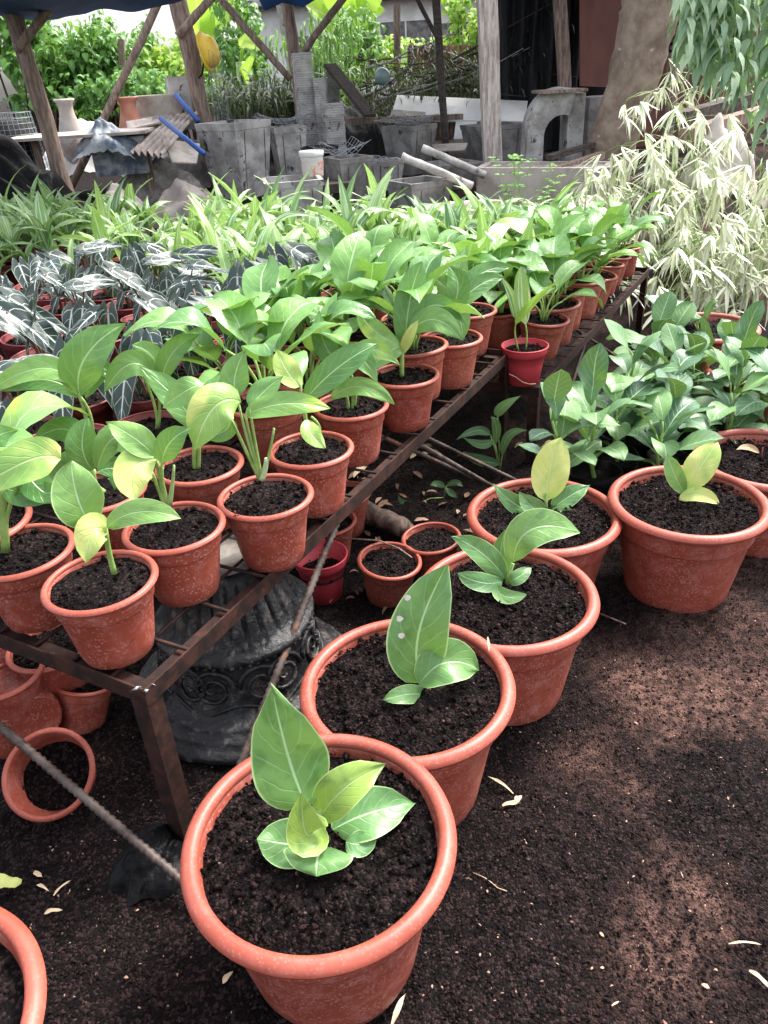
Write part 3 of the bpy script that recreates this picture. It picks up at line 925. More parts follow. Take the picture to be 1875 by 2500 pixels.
# ------------------------------------------------------------------ hero pots along the front of the first bench
def small_hero(x, y, label, leaves, stems, seed, z=None, mat='stem', name='potted_plant', meshes=None, rot=(0, 0, 0), cat='potted plant'):
    z = ZT if z is None else z
    c = PZ(x, y, z + SM_H)
    org = Vector((c.x, c.y, z))
    root = empty(name, org, label, cat, 'terracotta potted plants along the bench edge')
    pot_on(root, meshes or small_pots[seed % 3], rot=rot)
    if stems:
        mb = MB()
        for st in stems:
            P = [PY(q[0], q[1], c.y + (q[2] if len(q) > 2 else 0)) for q in st[0]]
            if len(P) == 3: P = bez(P[0], P[1], P[2], 6)
            tube(mb, P, (st[1], st[2]), 8, st[3] if len(st) > 3 else .45)
        mb.build('stem', M[mat], root, origin=org)
    hero_leaves(root, org, c.y, leaves, 'leaf_broad')
    return root, c
G1 = 'terracotta potted plants along the bench edge'
# nearest the corner
small_hero(215, 1250, 'terracotta pot nearest the bench corner, plant with three leaves over the bare end', [
    ('pale green oval upright leaf', (200, 1138, 0), (168, 1075, .0), (155, 995, .02), .074, 'oval', .75, .1, 'leaf_hero'),
    ('small yellow drooping leaf', (232, 1150, 0), (200, 1148, -.02), (187, 1215, -.04), .05, 'oval', .7, .25, 'leaf_yellow'),
    ('pale green sideways leaf', (232, 1140, 0), (300, 1105, -.01), (391, 1120, -.01), .040, 'oval', .8, .15, 'leaf_hero'),
], [([(247, 1238), (236, 1195), (228, 1145)], .0052, .004), ([(236, 1190), (222, 1160), (200, 1138)], .0035, .0025)], 0, rot=(0, 0, 1))
small_hero(375, 1133, 'terracotta pot second from the bench corner, plant with a brown-holed yellowing leaf', [
    (None, (333, 985, .0), (290, 945, .0), (229, 912, .02), .050, 'broad', .85, .1, 'leaf_hero'),
    ('yellowing leaf with a brown hole', (337, 990, 0), (290, 1015, -.03), (292, 1082, -.06), .066, 'oval', .6, .1, 'leaf_yellow'),
    (None, (350, 1000, 0), (368, 955, -.01), (414, 925, -.01), .046, 'broad', .2, .1),
    (None, (345, 1000, .02), (305, 975, .05), (262, 1010, .07), .05, 'broad', .15, .1),
], [([(355, 1090), (340, 1050), (328, 1020)], .004, .003, .5), ([(360, 1090), (352, 1050), (350, 1000)], .0035, .0025), ([(362, 1092), (352, 1045), (338, 992)], .0035, .0025), ([(366, 1090), (372, 1050), (376, 1005)], .005, .002, .62), ([(358, 1090), (345, 1035), (335, 985)], .003, .0022)], 1, rot=(0, 0, 2))
rt, c = small_hero(573, 1067, 'terracotta pot third from the bench corner, spray of thin stalks under a big yellow leaf', [
    ('big yellow-green leaf', (520, 868, 0), (462, 880, -.03), (421, 972, -.05), .078, 'oval', .4, .1, 'leaf_yellow'),
    ('long glossy leaf pointing at the next pot', (530, 899, 0), (610, 872, .0), (714, 882, .01), .044, 'oval', .7, .15),
    (None, (512, 857, .01), (508, 810, .02), (532, 755, .03), .052, 'broad', .35, .1),
    (None, (540, 880, .01), (570, 845, .03), (612, 812, .05), .044, 'broad', .3, .2),
    (None, (498, 905, .02), (485, 930, .03), (440, 948, .04), .04, 'broad', .1, .2),
    (None, (440, 828, .02), (400, 845, .0), (352, 880, .0), .046, 'oval', .6, .1),
], [([(560, 1035), (525, 960), (498, 902)], .0036, .0025, .5), ([(562, 1033), (535, 950), (515, 870)], .0034, .0022, .55), ([(563, 1033), (542, 950), (530, 898)], .003, .0022, .55), ([(565, 1033), (552, 960), (540, 885)], .0032, .0022, .5), ([(568, 1035), (582, 980), (592, 925)], .003, .002, .55), ([(565, 1036), (572, 1015), (576, 990)], .006, .004, .72)], 2, rot=(0, 0, 3))
mb = MB()
for a, b_, w_ in (((508, 1104), (508, 1122), .0012), ((501, 1114), (517, 1113), .0012)):
    q = [PY(p[0], p[1], c.y - .082) for p in (a, b_)]
    beam(mb, q[0], q[1], .002, .002)
mb.build('cross_mark', M['rim'], rt, smooth=False, origin=rt.location)
small_hero(671, 966, 'terracotta pot fourth from the bench corner, low yellow-green leaf bent over its soil', [
    ('low yellow-green bent leaf', (672, 908, 0), (672, 935, -.04), (703, 968, -.07), .04, 'oval', .5, .1, 'leaf_yellow'),
    (None, (660, 862, 0), (735, 790, .0), (818, 742, .03), .060, 'broad', .05, .15),
    ('bright yellow leaf', (650, 835, .0), (620, 800, .02), (600, 755, .04), .05, 'oval', .8, .1, 'leaf_yellow'),
    (None, (665, 860, .02), (690, 830, .03), (730, 815, .04), .045, 'broad', .3, .1),
], [([(678, 955), (660, 900), (662, 850)], .0042, .003, .5), ([(682, 955), (690, 925), (672, 900)], .004, .003), ([(675, 955), (655, 890), (650, 830)], .0035, .0025)], 0, rot=(0, 0, 4))
small_hero(757, 872, 'terracotta pot fifth from the bench corner, oval leaf reaching over its rim', [
    ('oval leaf reaching over the rim', (712, 862, 0), (780, 835, -.03), (852, 874, -.05), .043, 'oval', .6, .15),
    (None, (728, 770, 0), (775, 770, -.03), (816, 828, -.06), .055, 'broad', .2, .15),
    (None, (750, 800, .01), (800, 755, .01), (865, 790, .01), .05, 'broad', .8, .15),
    (None, (745, 800, .03), (700, 740, .05), (690, 670, .08), .055, 'broad', .3, .15),
], [([(752, 900), (745, 850), (715, 858)], .004, .003), ([(758, 900), (760, 840), (730, 770)], .004, .0025), ([(760, 900), (768, 840), (750, 798)], .004, .0025)], 1, rot=(0, 0, 5))
small_hero(873, 807, 'terracotta pot sixth from the bench corner, tall upright leaf above a yellow furled one', [
    ('yellow furled leaf', (868, 765, 0), (885, 725, -.01), (904, 690, -.01), .028, 'broad', .8, .4, 'leaf_yellow'),
    ('tall upright leaf', (875, 760, .01), (885, 650, .03), (912, 565, .05), .075, 'oval', .3, .12),
    ('pale drooping leaf', (866, 745, 0), (810, 715, -.01), (775, 668, .02), .052, 'oval', .9, .12),
    ('broad glossy leaf', (885, 720, .01), (940, 690, .0), (998, 735, -.02), .062, 'oval', .5, .15),
    (None, (865, 748, -.01), (840, 760, -.03), (790, 800, -.05), .05, 'oval', .6, .15),
    (None, (880, 740, .02), (930, 660, .04), (1005, 700, .05), .06, 'broad', .15, .15),
], [([(868, 812), (868, 785), (869, 760)], .006, .005, .45)], 2, rot=(0, 0, 6))
rt, c7 = small_hero(975, 727, 'terracotta pot seventh from the bench corner, shaded by a large drooping leaf', [
    ('large drooping leaf', (950, 700, 0), (985, 675, -.03), (1000, 735, -.07), .07, 'oval', .5, .12),
    (None, (955, 690, .02), (900, 640, .04), (870, 600, .08), .06, 'broad', .3, .15),
    (None, (960, 690, .03), (990, 620, .05), (960, 570, .1), .07, 'broad', .2, .15),
    (None, (960, 690, .04), (1030, 620, .08), (1090, 600, .12), .06, 'broad', .15, .15),
], [([(965, 728), (962, 710), (956, 690)], .005, .004)], 0, rot=(0, 0, 7))
small_hero(1012, 668, 'terracotta pot eighth from the bench corner, half behind the seventh', [
    (None, (1000, 640, 0), (1040, 590, .03), (1110, 575, .08), .06, 'broad', .1, .15),
    (None, (1005, 640, .02), (990, 590, .05), (1010, 530, .1), .065, 'broad', .4, .15),
    (None, (1000, 645, .02), (950, 610, .05), (905, 560, .1), .06, 'broad', .5, .15),
], [([(1008, 670), (1006, 655), (1003, 640)], .005, .004)], 1, rot=(0, 0, 8))
# left of the corner pot
small_hero(42, 1185, 'terracotta pot beside the corner pot on the front edge, under a long yellow leaf', [
    ('long yellow leaf', (130, 990, 0), (60, 995, -.02), (-60, 1065, -.04), .068, 'oval', .35, .1, 'leaf_yellow'),
    (None, (60, 1010, .02), (80, 1050, .0), (130, 1080, -.01), .05, 'oval', .1, .1),
    (None, (5, 1050, .0), (60, 1065, .0), (135, 1060, -.02), .05, 'oval', .1, .1),
    (None, (0, 1040, .02), (-20, 960, .04), (40, 930, .06), .055, 'broad', .2, .1),
], [([(12, 1190), (8, 1120), (2, 1045)], .008, .006, .45), ([(14, 1190), (16, 1110), (60, 1010)], .005, .003)], 2, rot=(0, 0, 9))
px9, py9, _ = proj((-.55, 1.335, ZT + SM_H))
print('p9', px9, py9)
small_hero(px9, py9, 'terracotta pot behind the corner pot, broad grey-green leaves spread like a fan', [
    (None, (200, 1015, 0), (178, 965, .0), (190, 902, .02), .062, 'oval', .25, .12),
    (None, (205, 1010, .01), (150, 930, .02), (70, 955, .02), .05, 'oval', .35, .12),
    (None, (210, 1012, -.01), (260, 945, .0), (330, 1040, -.02), .058, 'broad', .5, .12),
    (None, (210, 1020, .02), (255, 1020, .03), (262, 1095, .0), .05, 'broad', .05, .12),
    (None, (200, 1030, .02), (150, 1000, .02), (100, 1060, .0), .05, 'broad', .3, .12),
], [([(px9 + 12, py9 + 8), (206, 1045), (202, 1015)], .006, .005, .45)], 0, rot=(0, 0, 10))
small_hero(430, 1000, 'terracotta pot in the second row, thick pale stalk and shaded soil', [
    (None, (425, 925, 0), (380, 860, .02), (300, 790, .05), .06, 'broad', .3, .1),
    (None, (428, 925, .02), (450, 870, .06), (480, 800, .1), .06, 'broad', .4, .1),
], [([(422, 1022), (420, 970), (424, 925)], .005, .004, .45), ([(428, 1022), (430, 970), (428, 925)], .004, .003, .45)], 1, rot=(0, 0, 11))
# tall leaves of the left side, second rank
small_hero(150, 935, 'dark red pot whose green plant raises one very large upright leaf', [
    ('very large upright leaf', (172, 855, 0), (185, 770, .0), (272, 698, .03), .094, 'broad', .3, .12),
    ('long glossy sideways leaf', (160, 830, 0), (85, 795, -.01), (-30, 850, -.02), .052, 'oval', .8, .15),
    (None, (168, 858, .01), (100, 820, .0), (0, 845, -.01), .05, 'oval', .1, .15),
    (None, (185, 860, .02), (215, 800, .04), (235, 810, .04), .045, 'oval', .2, .15),
], [([(190, 945), (185, 900), (170, 850)], .005, .004, .5), ([(200, 945), (195, 895), (172, 855)], .004, .003, .5)], 2, rot=(0, 0, 12), meshes=red_pots[0], z=ZT)
small_hero(318, 905, 'dark red pot whose green plant carries two broad glossy leaves like a saddle', [
    ('broad glossy leaf', (338, 822, 0), (285, 785, -.02), (226, 846, -.04), .058, 'oval', .5, .15),
    (None, (340, 820, .01), (330, 770, .02), (285, 745, .02), .05, 'oval', .7, .15),
    (None, (350, 822, .01), (375, 760, .01), (432, 722, .03), .052, 'broad', .4, .3),
], [([(338, 925), (335, 880), (305, 800)], .004, .003, .5), ([(342, 925), (345, 870), (340, 820)], .004, .003, .4)], 0, rot=(0, 0, 13), meshes=red_pots[1], z=ZT)

_pl = placed = [PZ(x, y, ZT + SM_H) for x, y in ((215, 1250), (375, 1133), (573, 1067), (671, 966), (757, 872), (873, 807), (975, 727), (1012, 668), (42, 1185), (px9, py9), (430, 1000), (150, 935), (318, 905))]
# ------------------------------------------------------------------ the crowd of pots
for i in range(len(placed)):
    for j in range(i):
        d_ = (placed[i] - placed[j]).length
        if d_ < .178: print('close', i, j, round(d_, 3), placed[i], placed[j])
def free(p, d=.15):
    return all((Vector((p.x, p.y)) - Vector((q.x, q.y))).length > d for q in placed)
def vis(p, z=.25, mx=150):
    x, y, d = proj((p.x, p.y, p.z + z))
    return -mx < x < 1659 + mx and y < 2300 and d > .2
rows = []
def grid(Pf, u0_, u1, n0, n1, su, sn, z, jit=.012):
    out = []
    j = 0; n = n0
    while n <= n1:
        i = 0; u = u0_ + (su / 2 if j % 2 else 0)
        while u <= u1:
            p = Pf(u + R.uniform(-jit, jit), n + R.uniform(-jit, jit)); p.z += .004
            out.append((p, u, n, j)); u += su
        n += sn; j += 1
    return out
cands = []
for p, u, n, j in grid(P1f, .10, LEN1 - .08, .10, BW - .08, .188, .178, ZT):
    cands.append((p, 'broad' if n < .56 else 'aloc', 1))
for p, u, n, j in grid(P3f, .12, 1.72, .1, 1.2, .225, .205, ZT):
    cands.append((p, 'aloc', 3))
for p, u, n, j in grid(P2f, .28, LEN2 - .08, .095, 1.0, .175, .17, ZT2):
    cands.append((p, 'broad' if (n < .40 or (u < .55 and n < .9)) else 'lance', 2))
for p, u, n, j in grid(P4f, .08, LEN2 - .08, .1, 1.42, .178, .165, ZT2):
    cands.append((p, 'aloc' if (u < .3 and n > .2) else 'lance', 4))
for p, u, n, j in grid(P5f, .08, LEN2 - .08, .1, 1.1, .178, .165, ZT2):
    cands.append((p, 'aloc' if u < .35 else 'lance', 5))
cands = [c for c in cands if vis(c[0]) and free(c[0])]
# ranks counted from the camera, then from left to right
kinds = {'broad': [], 'aloc': [], 'lance': []}
for c in cands: kinds[c[1]].append(c[0])
def ranks(ps, step):
    ps = sorted(ps, key=lambda p: p.y)
    y0 = ps[0].y
    by = {}
    for p in ps: by.setdefault(int((p.y - y0) / step), []).append(p)
    out = []
    for k, key in enumerate(sorted(by)):
        for i, p in enumerate(sorted(by[key], key=lambda q: proj(q)[0])):
            out.append((p, k, i))
    return out
print('counts', {k: len(v) for k, v in kinds.items()})
for p, k, i in ranks(kinds['broad'], .16):
    if p.z < .33 and R.random() < .12:
        t = lanceb_t[R.randrange(3)]
    else:
        t = broad_t[R.randrange(10)]
    use(t, p, R.uniform(0, 6.28), f'broad-leaved green plant in terracotta pot, {ORD[i]} from left in {ORD[k]} rank of its kind', 'potted plant', 'broad-leaved plants in terracotta pots on the benches', R.uniform(.92, 1.08))
for p, k, i in ranks(kinds['aloc'], .17):
    use(aloc_t[R.randrange(8)], p, R.uniform(-.7, .7), f'dark white-veined arrow-leaf plant in red pot, {ORD[i]} from left in {ORD[k]} rank of its kind', 'potted plant', 'dark arrow-leaf plants in red pots', R.uniform(.9, 1.1))
for p, k, i in ranks(kinds['lance'], .13):
    o = use(lance_t[R.randrange(12)], p, R.uniform(0, 6.28), f'narrow-leaved green seedling, {ORD[i]} from left in {ORD[k]} rank of its kind', 'seedling', 'narrow-leaved seedlings crowded on the far benches', R.uniform(.78, 1.28))
for t in broad_t + aloc_t + lance_t + lanceb_t:
    if t.name not in first_use:
        for ch in list(t.children_recursive): bpy.data.objects.remove(ch)
        bpy.data.objects.remove(t)

# pink pot on the corner of the second bench
pink = pot_meshes(.076, .125, 'pink', 'pink', .1, 'band', n=64, crn=160, seed=77)
c = PZ(1134, 745, ZT2 + .125)
org = Vector((c.x, c.y, ZT2))
rt = empty('potted_seedling', org, 'pink plastic pot on the corner of the second bench, tall ribbed leaves on thin stalks', 'potted seedling')
pot_on(rt, pink)
mb = MB()
for a, m_, e_ in (((1119, 757), (1112, 710), (1126, 690)), ((1136, 755), (1138, 725), (1135, 700)), ((1120, 758), (1112, 715), (1118, 690))):
    tube(mb, bez(PY(*a, c.y), PY(*m_, c.y), PY(*e_, c.y), 5), (.003, .0022), 7, .5)
mb.build('stem', M['stem'], rt, origin=org)
hero_leaves(rt, org, c.y, [
    ('upright ribbed leaf', (1135, 702, 0), (1128, 635, .01), (1125, 575, .02), .05, 'oval', .5, .1, 'leaf_lance'),
    ('arched bright leaf', (1113, 700, -.01), (1150, 655, -.01), (1208, 604, -.01), .026, 'lance', .3, .4, 'leaf_lime'),
    (None, (1115, 690, .01), (1105, 640, .02), (1080, 595, .02), .03, 'lance', .4, .3, 'leaf_lance'),
], 'leaf_lance')
mb = MB()
q = [PY(x, y, c.y - .075) for x, y in ((1100, 808), (1115, 815), (1130, 826), (1145, 830), (1157, 829))]
tube(mb, q, .0014, 5); mb.build('dry_stalk', M['leaf_dry'], rt, origin=org)

# ------------------------------------------------------------------ small pots on the ground below and beside the bench
def ground_pot(x, y, label, R_=.085, H=.13, mat='terracotta', rm='rim', style='std', tilt=(0, 0, 0), seed=1, fill=.08, soil=True, z=None, name='plant_pot', dz=0):
    z0 = (0 if z is None else z)
    c = PZ(x, y, z0 + H + dz)
    root = empty(name, (c.x, c.y, z0 + dz + (gz(c.x, c.y, False) if z is None else 0)), label, 'plant pot', 'small pots on the ground')
    pot_on(root, pot_meshes(R_, H, mat, rm, fill, style, n=56, crn=120, seed=seed), rot=tilt, soil=soil)
    return root
ground_pot(831, 1198, 'small brown pot of bare soil between rebar and large pots, twig across its rim', .083, .12, seed=41, tilt=(.05, .1, 0))
ground_pot(936, 1152, 'small brown pot of bare soil touching the third large pot, thin vine inside', .08, .12, seed=42, tilt=(0, -.05, 0))
ground_pot(690, 1190, 'thin-walled dark pink pot half hidden behind the rebar brace', .072, .13, 'pink', 'pink', 'band', seed=43, fill=.35)
ground_pot(705, 1115, 'small pot of soil right under the bench edge beside the log', .083, .13, seed=44, mat='terracotta')
ground_pot(742, 1062, 'small terracotta pot standing in shade behind the bench edge', .08, .13, seed=45)
ground_pot(150, 1476, 'small pot of dark soil in the shade, leaning next to the stacked pots', .068, .11, seed=46, tilt=(-.25, .2, 0))
ground_pot(-6, 1440, 'upper terracotta pot of the stack under the bench', .088, .13, seed=47, dz=.07, soil=False)
ground_pot(-8, 1490, 'lower terracotta pot of the stack under the bench', .09, .13, seed=48, dz=.0)
ground_pot(105, 1385, 'terracotta pot at the back of the shade under the bench', .088, .13, seed=52, dz=.06)
# empty pot tipped towards the viewer
c = PZ(114, 1660, .06)
rt = empty('plant_pot', (c.x - .01, c.y + .055, gz(c.x, c.y) + .058), 'empty terracotta pot tipped towards the viewer beside the ribbed brace', 'plant pot', 'small pots on the ground')
pm = pot_meshes(.083, .13, 'terracotta', 'rim', .4, 'std', n=64, crn=120, seed=49)
rt.rotation_euler = (rad(38), rad(8), 0)
rt.location = (c.x + .005, c.y + .03, .0)
pot_on(rt, pm)
# pot lying on its side
pl = PZ(12, 1590, .085)
rt = empty('plant_pot', (pl.x + .045, pl.y + .035, .085), 'terracotta pot lying on its side with its base towards the bench leg', 'plant pot', 'small pots on the ground')
rt.rotation_euler = (rad(96), 0, rad(-62 - 180 + 100))
pot_on(rt, pot_meshes(.085, .13, 'terracotta', 'rim', .4, 'std', n=64, crn=20, seed=50), soil=False)

# ------------------------------------------------------------------ black ornate pedestal
q = PZ(540, 1640, 0)
pc = Vector((-.335, 1.335, 0))
rt = empty('ornate_pedestal', (pc.x, pc.y, -.005), 'black cast column base with flutes and scroll relief standing under the bench', 'pedestal')
def flute(r, z, a):
    if .212 < z < .335:
        k = math.sin((z - .212) / .124 * math.pi) ** .3
        g_ = max(0, 1 - abs(math.sin(a * 13)) * 2.4)
        return r * (1 - .13 * k * g_ ** .7 + .015 * mn.noise(Vector((math.cos(a) * 7, math.sin(a) * 7, z * 20))))
    return r * (1 + .006 * math.sin(a * 5 + z * 30) + .012 * mn.noise(Vector((math.cos(a) * 9, math.sin(a) * 9, z * 40))))
mb = MB()
pr = [(0, 0), (.24, 0), (.25, .010), (.247, .024), (.238, .028), (.232, .030), (.230, .040), (.226, .046), (.212, .048), (.210, .056), (.206, .062), (.192, .064), (.186, .072), (.178, .08), (.172, .105), (.167, .13), (.163, .160), (.160, .178), (.166, .185), (.172, .192), (.170, .202), (.158, .208), (.150, .212)]
for i in range(16):
    t = i / 15; pr.append((.150 - .048 * t ** .9, .212 + .124 * t))
pr += [(.098, .338), (.09, .345), (.06, .348), (0, .348)]
lathe(mb, pr, 224, .5, fn=flute)
mb.build('column_base', M['cast'], rt)
mb = MB()
def band(a, z, off=.0):
    r = .179 - (z - .075) / .105 * .019 + off
    return Vector((r * math.cos(a), r * math.sin(a), z))
for k in range(7):
    a0 = k * 2 * math.pi / 7 - 1.9
    for sgn in (1, -1):
        pts = []
        for i in range(34):
            t = i / 33
            ang = t * 3.7 * math.pi
            rr_ = .042 * (1 - t) ** .8 + .003
            pts.append(band(a0 + sgn * (.16 + rr_ * math.cos(ang) / .17 - .2 * 0), .132 + rr_ * math.sin(ang) * .98, .001))
        tube(mb, pts, (.0055, .003), 6)
    # leaf rosette and connecting scroll
    for i in range(5):
        an = i * 1.256
        c_ = band(a0 + .055 * math.cos(an) * .5, .134 + .011 * math.sin(an), .003)
        tube(mb, [c_ + Vector((0, 0, -.003)), c_ + Vector((0, 0, .0)), c_ + Vector((0, 0, .003))], [.002, .005, .002], 6)
    pts = [band(a0 + .43 * (i / 12 - .5) * 2, .082 + .012 * math.cos(i / 12 * 2 * math.pi), .001) for i in range(13)]
    tube(mb, pts, (.004, .004), 6)
for i in range(60):
    a = i * 2 * math.pi / 60
    q = Vector((.166 * math.cos(a), .166 * math.sin(a), .184))
    tube(mb, [q - Vector((0, 0, .005)), q, q + Vector((0, 0, .005))], [.002, .0058, .002], 6)
mb.build('scroll_relief', M['cast'], rt)
mb = MB()
lathe(mb, [(0, .3485), (.085, .3485), (.088, .352), (.06, .356), (0, .357)], 40)
mb.build('cement_top', M['bare'], rt)

# log, twigs, rags
mb = MB()
a = PZ(768, 1090, .05); b_ = PZ(872, 1140, .035)
tube(mb, [a + (b_ - a) * (i / 10) for i in range(11)], [.028 + .004 * math.sin(i * 2.1) for i in range(11)], 14, wob=.3, rnd=3)
tag(mb.build('log', M['wood']), 'short rough brown log lying under the bench edge by the pots', 'log')
def rag(name, label, cat, c, rx, ry, h, mat, seed, n=46, M_=None):
    mb = MB(); vs = []; fs = []
    for i in range(n + 1):
        for j in range(n + 1):
            u, v = i / n * 2 - 1, j / n * 2 - 1
            d = math.sqrt(u * u + v * v)
            z = h * max(0, 1 - d ** 1.6) * (1 + .5 * mn.noise(Vector((u * 2.2, v * 2.2, seed))))
            z += h * .3 * abs(mn.noise(Vector((u * 3.2 + seed, v * 3.2, 1)))) * max(0, 1 - d * .5) + h * .07 * mn.noise(Vector((u * 9, v * 9, seed)))
            k = 1 + .35 * mn.noise(Vector((u * 2, v * 2, seed + 9)))
            x, y = c[0] + u * rx * k, c[1] + v * ry * k
            if d > .95: z -= h * .9 * (d - .95)
            vs.append((x, y, c[2] + z))
    for i in range(n):
        for j in range(n):
            a = i * (n + 1) + j
            fs.append((a, a + n + 1, a + n + 2, a + 1))
    mb.add(vs, fs, .5)
    return tag(mb.build(name, M[mat]), label, cat)
q = PZ(330, 1835, .02)
rag('plastic_bag', 'crumpled black plastic bag on the soil behind the brace at the bench leg', 'plastic bag', (q.x, q.y, -.005), .075, .075, .05, 'black_plastic', 4)

def dry_leaf(x, y, ang, L, w, label, mat='leaf_dry', z=None, tint=.7, kind='broad', fold=.4):
    p = PZ(x, y, 0)
    zz = gz(p.x, p.y) + .006 if z is None else z
    p = PZ(x, y, zz)
    d = Vector((math.cos(ang), math.sin(ang), 0)) * L / 2
    mb = MB()
    leaf(mb, p - d, p + Vector((0, 0, L * .12)), p + d, w, (0, 0, 1), kind, fold=fold, wave=.15, n=10, nw=4, tint=tint)
    return tag(mb.build('dry_leaf', M[mat]), label, 'dry leaf', 'dry leaves fallen on the soil')
dry_leaf(82, 1890, -.5, .022, .009, 'pale seed husk on the soil at far left, above two curled strips')
dry_leaf(93, 1918, -.5, .03, .006, 'pale straight strip of dry leaf just below the seed husk', kind='blade')
dry_leaf(135, 1918, .9, .035, .005, 'curled pale strip of dry leaf beside the seed husk', kind='blade')
dry_leaf(115, 1970, .15, .03, .008, 'pale ragged dry leaf lying alone below the curled strips')
dry_leaf(492, 2112, .9, .022, .009, 'pale oval husk on the soil against the biggest pot')
dry_leaf(625, 1998, .1, .017, .009, 'cream flake on the soil inside the biggest pot', z=.257)
dry_leaf(1105, 1738, .1, .034, .010, 'broad pale end of a broken dry leaf beside the second large pot', kind='blade')
dry_leaf(1085, 1700, -.85, .07, .006, 'long pale straw stalk leaning out beside the second large pot', kind='blade')
dry_leaf(1120, 1727, .7, .02, .012, 'small curled brown dry leaf at the end of the pale straw')
dry_leaf(1610, 2040, -.1, .05, .004, 'thin pale twig-like strip near the edge at lower right', kind='blade')
dry_leaf(1330, 2168, .4, .014, .003, 'tiny white straw lying alone on open soil', kind='blade')
dry_leaf(1645, 2120, -1.0, .04, .008, 'pale pointed dry blade at the picture edge, lower right', kind='blade')
dry_leaf(862, 2180, 1.1, .05, .009, 'pale upright dry blade right beside the foot of the biggest pot', kind='blade', tint=.9)
dry_leaf(1055, 1390, 1.5, .04, .004, 'thin straw stuck upright over the rim of the third large pot', kind='blade', z=.275)
dry_leaf(780, 1020, 1.0, .09, .03, 'large brown dry leaf lying near the log under the bench')
dry_leaf(905, 985, .4, .07, .02, 'curled brown dry leaf on the dark ground beside the thin rebars')
dry_leaf(1190, 960, .4, .07, .02, 'flat brown dry leaf on the dark ground behind the black bench leg')
q = PZ(10, 1915, .01)
mb = MB(); leaf(mb, q + Vector((-.02, 0, .003)), q + Vector((0, 0, .01)), q + Vector((.028, .005, .003)), .03, (0, 0, 1), 'oval', fold=.1, wave=.2, n=8, nw=6, tint=.8)
tag(mb.build('dry_leaf', M['leaf_yellow']), 'crumpled pale green leaf fragment at the edge, lower left', 'dry leaf', 'dry leaves fallen on the soil')
# thin roots and twigs
def twig(pts, r, label, mat='leaf_dry', name='twig'):
    P = []
    for x, y, z in pts:
        p = PZ(x, y, 0); P.append(PZ(x, y, gz(p.x, p.y) + z))
    mb = MB(); tube(mb, P, r, 5)
    return tag(mb.build(name, M[mat]), label, 'twig')
twig([(1295, 1325, .005), (1320, 1335, .006), (1352, 1348, .004)], .0022, 'short brown twig on the soil by the rim of the third large pot', 'wood')
twig([(1022, 1885, .003), (1045, 1895, .004), (1060, 1905, .003), (1075, 1918, .003), (1095, 1925, .003)], .0007, 'fine branching pale root on open soil beside the biggest pot')
twig([(740, 1162, .13), (820, 1168, .135), (862, 1185, .13), (890, 1205, .12)], .0022, 'thin brown twig lying across the small brown pots', 'wood')
twig([(870, 1210, .01), (905, 1235, .01), (940, 1300, .01)], .004, 'dark stick on the ground behind the second large pot', 'wood')
# ------------------------------------------------------------------ rubber-leaved young trees on the ground (right)
def make_ficus(seed):
    rr = random.Random(seed + 500)
    root = empty('potted_sapling', (0, 0, 0), '', '')
    mb = MB(); lathe(mb, [(0, 0), (.05, 0), (.06, .02), (.063, .1), (.066, .13), (.062, .13), (.058, .11), (0, .11)], 16, fn=lambda r, z, a: r * (1 + .05 * math.sin(a * 5 + seed + z * 40)))
    mb.build('grow_bag', M['black_plastic'], root)
    st = MB(); tw = rr.uniform(-.03, .03)
    H = rr.uniform(.13, .25)
    sp = [Vector((tw * t * t + .01 * math.sin(t * 5 + seed), .012 * math.sin(t * 4), .1 + H * t)) for t in [i / 8 for i in range(9)]]
    tube(st, sp, (.006, .0035), 7)
    fo = MB()
    nl = rr.randint(7, 10)
    for i in range(nl):
        t = .25 + .75 * i / (nl - 1)
        p = sp[min(8, int(t * 8))]
        az = i * 2.4 + seed
        el = rad(rr.uniform(8, 50) + 45 * max(0, t - .75) * 4 * .8)
        b = p + dirv(az, el + .3) * .03
        tube(st, [p, b], .0022, 5)
        L = rr.uniform(.105, .155)
        mid = b + dirv(az, el) * L * .5; tip = mid + dirv(az, el - rad(rr.uniform(5, 50))) * L * .5
        leaf(fo, b, mid, tip, L * rr.uniform(.52, .64), Vector((0, 0, 1)), 'obov', fold=rr.uniform(.08, .3), wave=.05, n=8, nw=6, tint=min(1, max(0, rr.gauss(.3, .25) + .4 * max(0, t - .8))), twist=rr.uniform(-.4, .4))
    st.build('stem', M['stem'], root)
    fo.build('foliage', M['leaf_ficus'], root)
    return root
fic = [make_ficus(i) for i in range(7)]
index_kids()
fp = []
for i in range(12):
    for j in range(10):
        x = .40 + i * .155 + (.08 if j % 2 else 0) + R.uniform(-.025, .025); y = 1.80 + j * .15 + R.uniform(-.02, .02)
        p = Vector((x, y, gz(x, y, False)))
        # stay clear of the second bench and the big pots
        q = Vector((x, y, 0)) - Vector((C2.x, C2.y, 0))
        if q.dot(U2) > -.12 and q.dot(-N2) < .14: continue
        if any((Vector((x, y)) - Vector((h[2].x, h[2].y))).length < .24 for h in hero.values()): continue
        sx, sy, d = proj((x, y, p.z + .25))
        if sx > 1850 or sx < (1215 if y > 2.0 else 1120): continue
        if x > 1.25 and y > 2.35: continue
        fp.append(p)
for p, k, i in ranks(fp, .15):
    use(fic[R.randrange(7)], p, R.uniform(0, 6.28), f'dark green rubber-leaved sapling on the ground, {ORD[i]} from left in {ORD[k]} rank of its kind', 'sapling', 'rubber-leaved saplings beside the benches', R.uniform(.95, 1.22))
for t in fic:
    if t.name not in first_use:
        for ch in list(t.children_recursive): bpy.data.objects.remove(ch)
        bpy.data.objects.remove(t)
